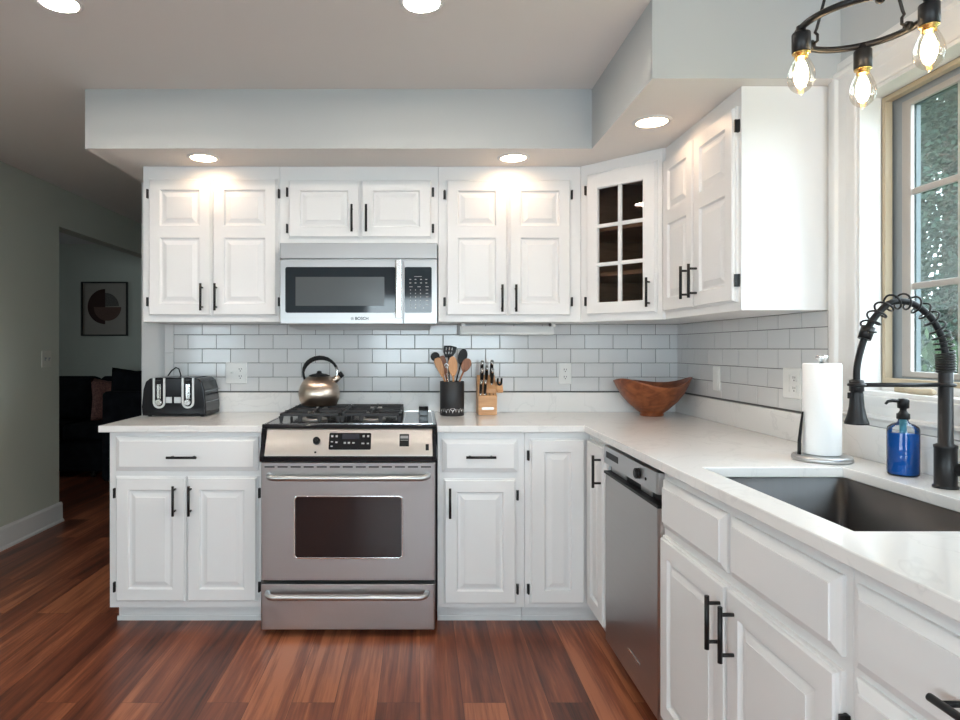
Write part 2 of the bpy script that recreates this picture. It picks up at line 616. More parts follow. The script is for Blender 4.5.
# wall with the kitchen window
WY0, WY1, WZ0, WZ1 = -2.47, -1.45, 1.115, 2.065
FZ0 = 1.150   # foot of the window frame, on a low white riser
WX = 1.409
bm = B()
grid_slab(bm, [-6.6, WY0, WY1, 0.0], [0, WZ0, WZ1, CEIL], lambda y, z: not (WY0 < y < WY1 and WZ0 < z < WZ1), WX, WX + 0.136, lambda a, b, c: (c, a, b))
struct('wall_right', bm, WALLM)
# rear wall behind the camera; its wide window is added for daylight fill
bm = B()
grid_slab(bm, [-2.80, -0.8, 1.5, 1.6], [0, .80, 2.04, CEIL], lambda x, z: not (-0.8 < x < 1.5 and .8 < z < 2.04), -6.6, -6.48, lambda a, b, c: (a, c, b))
struct('wall_rear', bm, WALLM)
bm = B()
grid_slab(bm, [-0.8, -0.74, 0.32, 0.38, 1.44, 1.5], [0.8, 0.86, 1.98, 2.04], lambda x, z: not ((-.74 < x < .32 or .38 < x < 1.44) and .86 < z < 1.98), -6.56, -6.51, lambda a, b, c: (a, c, b))
w3 = struct('added_window_3', bm, TRIM)  # unseen, added wide for fill; its top edge follows a microwave reflection
for x0 in (-0.74, 0.38):
    bm = B(); box(bm, x0, x0 + 1.06, -6.54, -6.53, 0.86, 1.98); obj('pane', bm, GLASS, w3)

# baseboards
bm = B()
BP = [(0, 0), (0.028, 0), (0.028, 0.012), (0.018, 0.022), (0.016, 0.125), (0.009, 0.142), (0, 0.142)]
prism(bm, BP, -6.47, 1.178, lambda p, q, a: (-2.625 + p, a, q))
prism(bm, BP, -2.745, -2.609, lambda p, q, a: (a, 1.16 + p, q))
struct('baseboard_left', bm, TRIM)
bm = B(); prism(bm, BP, -6.06, -1.52, lambda p, q, a: (a, 3.7 - p, q)); struct('baseboard_living_room', bm, TRIM)

# dropped soffit around the wall cabinets
bm = B()
SX, SYF, SYE = 0.778, -0.600, -1.352
grid_slab(bm, [-1.515, SX, WX], [SYE, SYF, 0.0], lambda x, y: x > SX or y > SYF, SOFZ, CEIL, lambda a, b, c: (a, b, c))
for f in bm.faces:
    f.material_index = 0
bmesh.ops.recalc_face_normals(bm, faces=bm.faces[:])
for f in bm.faces:
    if f.normal.z < -0.5:
        f.material_index = 1
struct('soffit', bm, [SOFM, mat('soffit_underside_paint', (0.80, 0.77, 0.74), 0.85)])

# ------------------------------------------------------------------ tile backsplash (walls' own surface)
TZ = [1.026 + 0.0770 * i for i in range(6)]


def tile(bm, fr, u0, u1, v0, v1, g=0.0012, t=0.007):
    if u1 - u0 < 0.006:
        return
    a, b, c, d = u0 + g, u1 - g, v0 + g, v1 - g
    e = 0.0025
    tu, tv = random.uniform(-.00018, .00018), random.uniform(-.00018, .00018)
    o = [bm.verts.new(fr.p(*q)) for q in ((a, c, 0), (b, c, 0), (b, d, 0), (a, d, 0))]
    m1 = [bm.verts.new(fr.p(*q)) for q in ((a, c, t - .0012), (b, c, t - .0012), (b, d, t - .0012), (a, d, t - .0012))]
    i = [bm.verts.new(fr.p(q[0], q[1], t + q[2])) for q in ((a + e, c + e, -tu - tv), (b - e, c + e, tu - tv), (b - e, d - e, tu + tv), (a + e, d - e, -tu + tv))]
    for k in range(4):
        l = (k + 1) % 4
        bm.faces.new([o[k], o[l], m1[l], m1[k]])
        f = bm.faces.new([m1[k], m1[l], i[l], i[k]])
    bm.faces.new(i)


def tile_wall(name, fr, u0, u1, uj, top, wide=0.1545):
    bm = B()
    for r in range(5):
        z0, z1 = TZ[r], min(TZ[r + 1], top)
        s = uj + (0.0 if r % 2 == 0 else wide / 2)
        k = math.floor((u0 - s) / wide)
        while s + k * wide < u1:
            a, b = max(u0, s + k * wide), min(u1, s + (k + 1) * wide)
            if b > a + 0.004:
                tile(bm, fr, a, b, z0, z1)
            k += 1
    n = len(bm.faces)
    bm.faces.ensure_lookup_table()
    g = [fr.p(*q) for q in ((u0, TZ[0] - 0.006, 0.0050), (u1, TZ[0] - 0.006, 0.0050), (u1, top, 0.0050), (u0, top, 0.0050))]
    gb = [fr.p(*q) for q in ((u0, TZ[0] - 0.006, 0.0), (u1, TZ[0] - 0.006, 0.0), (u1, top, 0.0), (u0, top, 0.0))]
    G = [bm.verts.new(q) for q in g]
    H = [bm.verts.new(q) for q in gb]
    fs = [bm.faces.new(G)] + [bm.faces.new([G[i], G[(i + 1) % 4], H[(i + 1) % 4], H[i]]) for i in range(4)]
    for f in fs:
        f.material_index = 1
    return bm


bm = tile_wall('b', FB(0.0), -1.342, WX, -1.342, 1.3905)
for z0, z1 in ((1.026, 1.081), (1.081, 1.234), (1.234, 1.3905)):   # slim upright edging tiles
    tile(bm, FB(0.0), -1.393, -1.342, z0, z1)
struct('wall_tile_back', bm, [TILE, GROUT])
bm = tile_wall('r', FR(WX), 0.007, 1.293, 0.060, 1.3905)
struct('wall_tile_side', bm, [TILE, GROUT])

# ------------------------------------------------------------------ window
CX = WX - 0.019   # room-side face of the casing


def casing(bm):
    """picture-frame casing: a flat outer band, a raised bead and a thinner inner band, mitred round the opening"""
    prof = [(0.0, 0.0), (0.0, 0.017), (0.004, 0.019), (0.010, 0.019), (0.050, 0.014), (0.088, 0.014), (0.094, 0.024), (0.106, 0.026), (0.114, 0.019), (0.122, 0.012), (0.145, 0.012), (0.145, 0.0)]
    # distance d from the opening (0) outwards; height above wall
    corners = [(WY1, WZ0), (WY1, WZ1), (WY0, WZ1), (WY0, WZ0)]
    sg = [(1, -1), (1, 1), (-1, 1), (-1, -1)]
    bot = 0.094 / 0.145
    rings = []
    for (y, z), (sy, sz) in zip(corners, sg):
        rings.append([bm.verts.new((WX - h, y + sy * d, z + sz * d * (bot if sz < 0 else 1))) for d, h in prof])
    for k in range(4):
        A, C = rings[k], rings[(k + 1) % 4]
        for i in range(len(prof) - 1):
            bm.faces.new([A[i], A[i + 1], C[i + 1], C[i]])


bm = B(); casing(bm); struct('trim_1', bm, TRIM)
# jamb lining the opening
bm = B()
JX0, JX1 = WX - 0.012, 1.466
for a, b_, c, d in ((WY1 - 0.012, WY1, WZ0, WZ1), (WY0, WY0 + 0.012, WZ0, WZ1), (WY0, WY1, WZ1 - 0.012, WZ1), (WY0, WY1, WZ0, WZ0 + 0.012)):
    box(bm, JX0, JX1, a, b_, c, d)
win = struct('window_1', bm, TRIM, 0.001)
bm = B()


def frame_ring(bm, x0, x1, y0, y1, z0, z1, ty, tz0, tz1, mid=None):
    ys = [y0, y0 + ty] + ([mid - .03, mid + .03] if mid else []) + [y1 - ty, y1]
    grid_slab(bm, ys, [z0, z0 + tz0, z1 - tz1, z1],
              lambda y, z: not (y0 + ty < y < y1 - ty and z0 + tz0 < z < z1 - tz1 and not (mid and abs(y - mid) < .03)), x0, x1, lambda a, b, c: (c, a, b))


frame_ring(bm, 1.4665, 1.490, WY0 + .012, WY1 - .012, FZ0, WZ1 - .012, .016, .016, .016)
obj('window_frame', bm, TANF, win, 0.002)
bm = B(); box(bm, 1.4665, 1.542, WY0, WY1, WZ0 + .001, FZ0 - .0005); obj('riser', bm, TRIM, win)
bm = B()
t2 = 0.052
ym = (WY0 + WY1) / 2
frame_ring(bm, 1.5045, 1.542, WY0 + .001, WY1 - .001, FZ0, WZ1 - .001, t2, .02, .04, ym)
obj('outer_frame', bm, EXTDK, win, 0.002)
bm = B(); frame_ring(bm, 1.5005, 1.504, WY0 + .001, WY1 - .001, FZ0, WZ1 - .001, t2, .02, .04, ym); obj('window_track', bm, TRACK, win)
for y0, y1 in ((WY0 + t2, ym - 0.03), (ym + 0.03, WY1 - t2)):
    z0, z1 = FZ0 + 0.0205, WZ1 - 0.0405
    w = 0.036
    bm = B()
    frame_ring(bm, 1.4995, 1.5125, y0 + .0005, y1 - .0005, z0, z1, w, .018, .02)
    sa = obj('sash', bm, SASH, win, 0.003)
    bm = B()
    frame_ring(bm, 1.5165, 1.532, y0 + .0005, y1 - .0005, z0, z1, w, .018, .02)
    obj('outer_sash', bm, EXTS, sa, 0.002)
    bm = B()
    yc = (y0 + y1) / 2
    grid_slab(bm, [y0 + w, yc - .011, yc + .011, y1 - w], [z0 + .018, 1.439, 1.459, 1.728, 1.748, z1 - .02], lambda y, z: abs(y - yc) < .011 or 1.439 < z < 1.459 or 1.728 < z < 1.748, 1.503, 1.5125, lambda a, b, c: (c, a, b))
    obj('muntin', bm, SASH, sa, 0.003)
    bm = B(); box(bm, 1.5132, 1.516, y0 + w - 0.003, y1 - w + 0.003, z0 + 0.012, z1 - 0.012)
    obj('pane', bm, GLASS, sa)
# folding crank of the far casement
bm = B()
box(bm, 1.440, 1.466, -1.60, -1.55, 1.1275, 1.142)
tube(bm, [(1.458, -1.575, 1.142), (1.450, -1.585, 1.148), (1.440, -1.60, 1.142), (1.434, -1.62, 1.135), (1.432, -1.66, 1.133), (1.431, -1.70, 1.136), (1.431, -1.715, 1.137)], [0.007, 0.007, 0.007, 0.009, 0.010, 0.010, 0.007], 10)
obj('crank', bm, TANF, win, 0.002)

# outside: lawn and trees
bm = B(); box(bm, 1.62, 30, -16, 24, -0.6, -0.5); lawn = struct('ground_outside', bm, GRASS)


def tree(x, y, h, r, label, leafm, n, size, z0=-0.5, conic=True, skirt=0.1):
    t = thing('tree' if conic else 'shrub', label, 'tree' if conic else 'shrub', (x, y, z0))
    bm = B()
    tube(bm, [(x, y, z0), (x + .03, y, z0 + h * .4), (x, y + .03, z0 + h * .93)], [0.05 * r + .05, 0.04 * r + .03, 0.01], 8)
    for i in range(14):
        a = random.uniform(0, 2 * PI); zz = z0 + h * random.uniform(.15, .8)
        rr = r * (1 - (zz - z0) / h) if conic else r * .8
        tube(bm, [(x, y, zz), (x + rr * .8 * math.cos(a), y + rr * .8 * math.sin(a), zz + .1 * rr)], [0.025, 0.006], 5)
    obj('trunk', bm, BARK, t)
    bm = B()
    for i in range(n):
        if conic:
            f = random.random() ** 1.4
            zz = z0 + h * (skirt + (1 - skirt) * f)
            rr = r * (1 - f) * (0.55 + 0.45 * random.random() ** .5) + .04
            a = random.uniform(0, 2 * PI)
            rr *= 0.8 + .25 * math.sin(5 * a + 9 * f)
            c = Vector((x + rr * math.cos(a), y + rr * math.sin(a), zz))
            dr = Vector((math.cos(a), math.sin(a), random.uniform(-.7, .15)))
        else:
            d = Vector((random.gauss(0, 1), random.gauss(0, 1), random.gauss(0, 1))).normalized()
            k = random.uniform(.6, 1)
            c = Vector((x + d.x * r * k, y + d.y * r * k, z0 + h * .52 + d.z * h * .48 * k))
            dr = d + Vector((0, 0, .4))
        dr = dr.normalized()
        s = dr.cross(Vector((random.uniform(-1, 1), random.uniform(-1, 1), random.uniform(-1, 1)))).normalized()
        L_ = size * random.uniform(.6, 1.5)
        wd = L_ * (.24 if conic else .3)
        quad(bm, c, c + dr * L_ * .5 + s * wd, c + dr * L_, c + dr * L_ * .5 - s * wd)
    obj('foliage', bm, leafm, t, recalc=False)
    return t


tree(4.35, 1.25, 6.4, 1.60, 'dark evergreen tree closest outside the kitchen window', LEAF, 80000, .050, skirt=.06)
tree(7.3, 5.3, 8.5, 2.3, 'taller evergreen tree standing behind the closest one outside', LEAF, 36000, .15, skirt=.05)
tree(2.16, -0.86, 1.80, 0.46, 'light green shrub low outside the kitchen window', LEAF2, 6000, .045, conic=False)

# ------------------------------------------------------------------ cabinet parts
def ringset(bm, fr, u0, u1, v0, v1, steps):
    """nested rectangles (inset, w); closes the last"""
    last = None
    for ins, w in steps:
        c = [bm.verts.new(fr.p(u, v, w)) for u, v in ((u0 + ins, v0 + ins), (u1 - ins, v0 + ins), (u1 - ins, v1 - ins), (u0 + ins, v1 - ins))]
        if last:
            for k in range(4):
                bm.faces.new([last[k], last[(k + 1) % 4], c[(k + 1) % 4], c[k]])
        last = c
    return last


def door_mesh(fr, u0, u1, v0, v1, panels, stile=0.058, t=0.020, glass=False):
    """framed door; panels = list of (v0,v1) openings, raised panels inside"""
    bm = B()
    E = 0.009
    o = ringset(bm, fr, u0, u1, v0, v1, [(0, 0), (0, t * .45), (0.005, t * .5), (0.0055, t * .8), (E, t)])
    back = ringset(bm, fr, u0, u1, v0, v1, [(0, 0), (0.002, 0.0)])
    a, b = u0 + stile, u1 - stile

    def fq(x0, x1, y0, y1):
        bm.faces.new([bm.verts.new(fr.p(*q, t)) for q in ((x0, y0), (x1, y0), (x1, y1), (x0, y1))])
    fq(u0 + E, a, v0 + E, v1 - E)
    fq(b, u1 - E, v0 + E, v1 - E)
    ys = [v0 + E] + [x for p in panels for x in p] + [v1 - E]
    for i in range(0, len(ys), 2):
        fq(a, b, ys[i], ys[i + 1])
    for p0, p1 in panels:
        if glass:
            ringset(bm, fr, a, b, p0, p1, [(0, t), (0.004, t - .005), (0.004, 0.0)])
        else:
            l = ringset(bm, fr, a, b, p0, p1, [(0, t), (0.003, t - .006), (0.006, t - .010), (0.014, t - .010), (0.034, t - .003), (0.0345, t - .0015)])
            bm.faces.new(l)
    if not glass:
        bm.faces.new(back)
    return bm


def drawer_mesh(fr, u0, u1, v0, v1, t=0.020):
    bm = B()
    l = ringset(bm, fr, u0, u1, v0, v1, [(0, 0), (0, 0.007), (0.002, 0.0085), (0.020, t - .0035), (0.0205, t)])
    bm.faces.new(l)
    return bm


def pull(parent, fr, u, v, vert=True, L=0.133, w=0.020, sp=0.096):
    bm = B()
    d = (0, 1) if vert else (1, 0)
    P = lambda k, ww: fr.p(u + d[0] * k, v + d[1] * k, ww)
    cyl(bm, P(-L / 2, w + .032), P(L / 2, w + .032), 0.0058, n=14)
    for s in (-1, 1):
        cyl(bm, P(s * sp / 2, w - .001), P(s * sp / 2, w + .030), 0.0046, n=10)
    return obj('handle', bm, BLACK, parent)


def hinge(parent, fr, u, v, side, h=0.044):
    bm = B()
    for a, b, c, d, e, f in ((u - .006, u + .006, v - h / 2, v + h / 2, 0.0, 0.006), (u - .0035, u + .0035, v - h / 2, v + h / 2, 0.006, 0.017)):
        box(bm, a, b, c, d, e, f)
    fr.apply(bm)
    return obj('hinge', bm, BLACK, parent, 0.001)


def door(cab, fr, u0, u1, v0, v1, panels=None, handle=None, hinge_side=None, stile=0.058, hv=None, hinge_v=None):
    if panels is None:
        panels = [(v0 + stile, v1 - stile)]
    d = obj('door', door_mesh(fr, u0, u1, v0, v1, panels, stile), CAB, cab)
    if handle:
        pull(d, fr, *handle)
    if hinge_side:
        u = u0 - .0065 if hinge_side < 0 else u1 + .0065
        for v in (hinge_v or (v0 + .065, v1 - .075)):
            hinge(d, fr, u, v, hinge_side)
    return d


# ------------------------------------------------------------------ wall cabinets
UB, UT = 1.391, SOFZ - 0.001
YF = -0.320
fb = FB(YF)


def wall_cab(label, x0, x1, z0, doors, panels):
    c = thing('wall_cabinet', label, 'cabinet', ((x0 + x1) / 2, -0.16, z0))
    bm = B(); box(bm, x0 + .0006, x1 - .0006, YF, -0.0012, z0, UT)
    obj('body', bm, CAB, c, 0.0015)
    for u0, u1, v0, v1, hs, hu, hvv in doors:
        ps = [(v0 + .060, v0 + .385), (v0 + .445, v1 - .058)] if panels == 2 else [(v0 + .055, v1 - .055)]
        door(c, fb, u0, u1, v0, v1, ps, (hu, hvv, True), hs, hinge_v=(v0 + .05, v1 - .06) if panels == 1 else (v0 + .07, v1 - .075))
    return c


def PX(px, s):
    return (px - 420) / s


S1 = 202.6
wall_cab('white two-door wall cabinet above the black toaster', -1.374, -0.695, UB,
         [(PX(148.1, S1), PX(211.3, S1), 1.420, 2.100, -1, PX(202.8, S1), 1.511), (PX(212.3, S1), PX(277.2, S1), 1.420, 2.100, 1, PX(216.8, S1), 1.511)], 2)
wall_cab('short white two-door wall cabinet directly above the microwave', -0.695, 0.091, 1.771,
         [(PX(288, S1), PX(359.9, S1), 1.803, 2.093, -1, PX(352.3, S1), 1.897), (PX(360.9, S1), PX(431.7, S1), 1.803, 2.093, 1, PX(366.6, S1), 1.897)], 1)
wall_cab('white two-door wall cabinet above the knife block and utensil crock', 0.091, 0.798, UB,
         [(PX(446, S1), PX(507.7, S1), 1.420, 2.095, -1, PX(501.6, S1), 1.505), (PX(508.7, S1), PX(571, S1), 1.420, 2.095, 1, PX(515.3, S1), 1.505)], 2)

# diagonal corner cabinet with a glazed door
DX0, DY0, DX1, DY1 = 0.800, -0.320, 1.092, -0.612
cc = thing('corner_wall_cabinet', 'white diagonal corner wall cabinet with a six-pane glass door', 'cabinet', (1.15, -0.25, UB))
poly = [(DX0, DY0), (DX1, DY1), (WX - .0075, DY1), (WX - .0075, -.0075), (DX0, -.0075)]
bm = B()
th = 0.018
for z0, z1 in ((UB, UB + th), (UT - th, UT)):
    prism(bm, poly, z0, z1, lambda p, q, a: (p, q, a))
za, zb_ = UB + th, UT - th
prism(bm, [(DX0, DY0), (DX0 + th, DY0 - th + .001), (DX0 + th, -.0075), (DX0, -.0075)], za, zb_, lambda p, q, a: (p, q, a))
box(bm, DX0 + th + .0002, WX - .0075, -.0075 - th, -.0075, za, zb_)
box(bm, WX - .0075 - th, WX - .0075, DY1 + th + .0002, -.0080 - th, za, zb_)
prism(bm, [(DX1, DY1), (WX - .0075, DY1), (WX - .0075, DY1 + th), (DX1 - th + .001, DY1 + th)], za, zb_, lambda p, q, a: (p, q, a))
DL = math.hypot(DX1 - DX0, DY1 - DY0)
fd = Fr((DX0, DY0, 0), (DX1 - DX0, DY1 - DY0, 0), (-1, -1, 0))
b2 = B()   # face frame
grid_slab(b2, [0, .045, DL - .045, DL], [UB - .0005, UB + .045, UT - .075, UT], lambda u, v: not (.045 < u < DL - .045 and UB + .045 < v < UT - .075), -.016, .0015, lambda a, b, c: (a, b, c))
fd.apply(b2)
obj('body', bm, CAB, cc)
obj('face_frame', b2, CAB, cc)
bm = B()   # wood lining
e = th + .002
box(bm, DX0 + e, DX0 + e + .003, DY0 + .03, -.012 - th, UB + th, UT - th)
box(bm, DX0 + e, WX - .03, -.0125 - th, -.0095 - th, UB + th, UT - th)
box(bm, WX - .0135 - th, WX - .0105 - th, DY1 + e, -.03, UB + th, UT - th)
prism(bm, [(DX0 + .02, DY0 + .02), (DX1 + .01, DY1 + .03), (1.37, DY1 + .03), (1.37, -.04), (DX0 + .02, -.04)], UB + th, UB + th + .003, lambda p, q, a: (p, q, a))
obj('lining', bm, CABW, cc)
for z in (1.832, 1.612):
    bm = B(); prism(bm, [(DX0 + .026, DY0 + .025), (DX1 + .01, DY1 + .048), (1.375, DY1 + .03), (1.375, -.035), (DX0 + .026, -.035)], z, z + .019, lambda p, q, a: (p, q, a))
    obj('shelf', bm, CABW, cc)
gu0, gu1 = 0.036, DL - 0.022
gd = obj('door', door_mesh(fd, gu0, gu1, 1.420, 2.112, [(1.477, 2.035)], 0.060, glass=True), CAB, cc)
bm = B()
um = (gu0 + gu1) / 2
box(bm, um - .009, um + .009, 1.477, 2.035, .004, .018)
for z in (1.663, 1.849):
    box(bm, gu0 + .06, gu1 - .06, z - .009, z + .009, .004, .018)
fd.apply(bm)
obj('muntin', bm, CAB, gd, 0.003)
bm = B(); box(bm, gu0 + .056, gu1 - .056, 1.473, 2.039, .003, .006); fd.apply(bm)
obj('pane', bm, CABGL, gd)
pull(gd, fd, gu1 - .030, 1.513)
for v in (1.49, 2.035):
    hinge(gd, fd, gu0 - .0065, v, -1)

# cabinet on the window side
SXF = 1.106
SY0, SY1 = -0.614, -1.293
fs = FR(SXF)
sc = thing('wall_cabinet', 'white two-door wall cabinet beside the window, plain side panel showing', 'cabinet', (1.25, -0.95, UB))
bm = B(); box(bm, SXF, WX - .001, SY1, SY0, UB, UT); obj('body', bm, CAB, sc, 0.0015)
door(sc, fs, 0.624, 0.941, 1.420, 2.100, [(1.480, 1.805), (1.865, 2.042)], (0.905, 1.525, True), None)
door(sc, fs, 0.944, 1.272, 1.420, 2.100, [(1.480, 1.805), (1.865, 2.042)], (0.982, 1.525, True), 1, hinge_v=(1.495, 2.03))

# ------------------------------------------------------------------ base cabinets
CT, CTH = 0.914, 0.030
BT = CT - CTH - 0.001
BY = -0.610
fbb = FB(BY)
TOE = 0.092
S2 = 223.2

cb = thing('base_cabinet', 'white base cabinet with one wide drawer, under the toaster', 'cabinet', (-1.06, -.3, 0))
bm = B(); box(bm, -1.3986, -0.716, BY, -.002, TOE, BT); obj('body', bm, CAB, cb, 0.0015)
bm = B(); box(bm, -1.396, -0.718, BY + .085, -.01, 0.0, TOE - .0005); box(bm, -1.402, -0.718, BY + .079, BY + .085, 0, .02)
obj('toe_kick', bm, CAB, cb)
dr = obj('drawer', drawer_mesh(fbb, PX(114.9, S2), PX(258, S2), .709, .864), CAB, cb)
pull(dr, fbb, PX(184, S2), .775, False)
door(cb, fbb, PX(114.9, S2), PX(185.6, S2), .122, .684, None, (PX(175.6, S2), .582, True), -1)
door(cb, fbb, PX(186.6, S2), PX(257.3, S2), .122, .684, None, (PX(191.2, S2), .582, True), 1)

cb = thing('base_cabinet', 'white base cabinet with small drawer and single door beside the range', 'cabinet', (.28, -.3, 0))
bm = B(); box(bm, 0.079, 0.470, BY, -.002, TOE, BT); obj('body', bm, CAB, cb, 0.0015)
bm = B(); box(bm, 0.081, 0.469, BY + .085, -.01, 0.0, TOE - .0005); box(bm, 0.081, 0.469, BY + .079, BY + .085, 0, .02); obj('toe_kick', bm, CAB, cb)
dr = obj('drawer', drawer_mesh(fbb, PX(442.2, S2), PX(518.4, S2), .703, .852), CAB, cb)
pull(dr, fbb, PX(480.5, S2), .776, False)
door(cb, fbb, PX(443.7, S2), PX(516.5, S2), .112, .674, None, (PX(449.8, S2), .572, True), 1)

RX = 0.764
frr = FR(RX)
cb = thing('corner_base_cabinet', 'white corner base cabinet with two tall narrow doors meeting at the corner', 'cabinet', (1.1, -.4, 0))
bm = B()
grid_slab(bm, [0.4712, RX, WX - .002], [-0.9000, BY, -.002], lambda x, y: x > RX or y > BY, TOE, BT, lambda a, b, c: (a, b, c))
obj('body', bm, CAB, cb, 0.0015)
bm = B()
grid_slab(bm, [0.4712, RX + .085, WX - .01], [-0.9000, BY + .085, -.01], lambda x, y: x > RX + .085 or y > BY + .085, 0.0, TOE - .0005, lambda a, b, c: (a, b, c))
box(bm, 0.4712, RX + .08, BY + .079, BY + .085, 0, .02)
obj('toe_kick', bm, CAB, cb)
door(cb, fbb, PX(530.2, S2), RX - .022, .112, .853, [(.172, .795)], None, -1, stile=.064)
door(cb, frr, -BY + .024, 0.884, .115, .856, [(.175, .798)], (0.860, .752, True), None, stile=.064)

# dishwasher
dw = thing('dishwasher', 'stainless steel dishwasher between the corner and sink cabinets', 'dishwasher', (1.05, -1.23, 0))
D0, D1 = 0.905, 1.490
fw = FR(0.784)
bm = B(); box(bm, .7845, 1.38, -D1 + .003, -D0 - .003, .10, .875); obj('body', bm, GREYP, dw)
bm = B(); box(bm, .84, 1.38, -D1 + .005, -D0 - .005, 0.002, .0995); obj('toe_kick', bm, BLACKP, dw)
bm = B(); prism(bm, [(D0, 0.0), (D0, .030), (D0 + .012, .036), (D1 - .012, .036), (D1, .030), (D1, 0)], .088, .757, lambda p, q, a: fw.p(p, a, q))
dd = obj('door', bm, STEELD, dw, 0.002)
bm = B(); box(bm, 1.20, 1.32, .180, .186, .036, .0385); fw.apply(bm); obj('badge', bm, CHROME, dd)
bm = B(); box(bm, D0, D1, .757, .800, .0, .010); box(bm, D0, D1, .757, .766, .010, .040); fw.apply(bm); obj('handle_recess', bm, BLACKP, dd)
bm = B(); box(bm, D0 + .02, D0 + .20, .767, .799, .010, .014); fw.apply(bm); obj('recess_plate', bm, STEELD, dd)
bm = B(); box(bm, D0 + .36, D1 - .12, .767, .799, .010, .014); fw.apply(bm); obj('recess_plate', bm, STEELD, dd)
bm = B(); prism(bm, [(D0, 0.0), (D0, .036), (D0 + .010, .041), (D1 - .010, .041), (D1, .036), (D1, 0)], .800, .869, lambda p, q, a: fw.p(p, a, q))
pn = obj('control_panel', bm, STEEL, dw, 0.002)
bm = B(); cyl(bm, fw.p(D1 - .165, .836, .041), fw.p(D1 - .165, .836, .055), .018, n=24); cyl(bm, fw.p(D1 - .165, .836, .055), fw.p(D1 - .165, .836, .0575), .014, n=24); obj('dial', bm, BLACKP, pn)
bm = B(); box(bm, D0 + .04, D0 + .19, .826, .850, .041, .0425); fw.apply(bm); obj('badge', bm, BLACKP, pn)
bm = B(); cyl(bm, fw.p(D1 - .10, .83, .041), fw.p(D1 - .10, .83, .044), .005); obj('button', bm, BLACKP, pn)

# sink base and the drawer base nearest the camera
cb = thing('sink_base_cabinet', 'white sink base cabinet with false drawer fronts and paired black handles', 'cabinet', (1.08, -1.98, 0))
bm = B()
box(bm, RX, RX + .02, -2.367, -1.4945, TOE, BT)
box(bm, RX + .02, WX - .002, -1.5145, -1.4945, TOE, BT)
box(bm, RX + .02, WX - .002, -2.367, -2.347, TOE, BT)
box(bm, RX + .02, WX - .002, -2.347, -1.5145, TOE, TOE + .02)
obj('body', bm, CAB, cb, 0.0015)
bm = B(); box(bm, RX + .085, RX + .10, -2.367, -1.4945, 0, TOE - .0005); obj('toe_kick', bm, CAB, cb)
for u0, u1 in ((1.506, 1.919), (1.943, 2.348)):
    obj('false_drawer', drawer_mesh(frr, u0, u1, .706, .852), CAB, cb)
door(cb, frr, 1.506, 1.931, .115, .680, None, (1.906, .579, True), None)
door(cb, frr, 1.937, 2.348, .115, .680, None, (1.976, .579, True), 1, hinge_v=(.18, .585))
cb = thing('base_cabinet', 'white base cabinet with a horizontal black bar pull, past the sink', 'cabinet', (1.08, -2.9, 0))
bm = B(); box(bm, RX, WX - .002, -3.39, -2.3685, TOE, BT); obj('body', bm, CAB, cb, 0.0015)
bm = B(); box(bm, RX + .085, WX - .01, -3.39, -2.3685, 0, TOE - .0005); obj('toe_kick', bm, CAB, cb)
dr = obj('drawer', drawer_mesh(frr, 2.386, 2.95, .706, .852), CAB, cb)
pull(dr, frr, 2.667, .772, False)
dr = obj('drawer', drawer_mesh(frr, 2.386, 2.95, .42, .690), CAB, cb)
pull(dr, frr, 2.667, .56, False)
dr = obj('drawer', drawer_mesh(frr, 2.386, 2.95, .115, .405), CAB, cb)
pull(dr, frr, 2.667, .26, False)

# ------------------------------------------------------------------ countertops
FE = -0.638
ct = thing('countertop', 'short white quartz countertop under the toaster', 'countertop', (-1.07, -.3, CT - CTH))
bm = B(); box(bm, -1.4375, -0.7015, FE, -.0015, CT - CTH, CT); obj('slab', bm, QUARTZ, ct, 0.003)
bm = B(); box(bm, -1.393, -0.7015, -.0215, -.0015, CT + .0003, 1.0195); obj('upstand', bm, QUARTZ, ct, 0.0015)
CEX = 0.735
HX0, HX1, HY0, HY1 = .822, 1.230, -2.285, -1.635
ct = thing('countertop', 'long white quartz L-shaped countertop with the sink cut-out', 'countertop', (1.0, -1, CT - CTH))
bm = B()
grid_slab(bm, [.076, CEX, HX0, HX1, WX - .0015], [-3.40, HY0, HY1, FE, -.0015],
          lambda x, y: (x > CEX or y > FE) and not (HX0 < x < HX1 and HY0 < y < HY1), CT - CTH, CT, lambda a, b, c: (a, b, c))
obj('slab', bm, QUARTZ, ct, 0.003)
bm = B()
box(bm, -.7005, WX - .0215, -.0215, -.0015, CT + .0003, 1.0195)
box(bm, WX - .0215, WX - .0015, -3.40, -.0015, CT + .0003, 1.0195)
obj('upstand', bm, QUARTZ, ct, 0.0015)

# sink bowl
sk = thing('sink', 'undermount stainless steel sink bowl below the black faucet', 'sink', (1.026, -1.96, .66))
bm = B()
cx, cy = (HX0 + HX1) / 2, (HY0 + HY1) / 2
ww, hh = HX1 - HX0, HY1 - HY0
zt = CT - CTH - .0005
prof = [(.05, 0, .05), (.012, 0, .03), (.004, 0, .025), (.004, -.19, .025), (-.010, -.208, .03), (-.03, -.215, .03), (-.15, -.219, .01)]
rings = []
for ins, dz, r in prof:
    w_, h_ = ww + 2 * ins * .3, hh + 2 * ins * .3
    if dz < -.2:
        w_, h_ = ww + 2 * ins, hh + 2 * ins
    rings.append([bm.verts.new((cx + p, cy + q, zt + dz)) for p, q in rrect(w_, h_, r, 6)])
for i in range(len(rings) - 1):
    for k in range(len(rings[0])):
        f = bm.faces.new([rings[i][k], rings[i][(k + 1) % len(rings[0])], rings[i + 1][(k + 1) % len(rings[0])], rings[i + 1][k]])
        f.smooth = i > 1
bm.faces.new(rings[-1])
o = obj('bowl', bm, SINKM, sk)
so = o.modifiers.new('solid', 'SOLIDIFY'); so.thickness = .0015; so.offset = -1
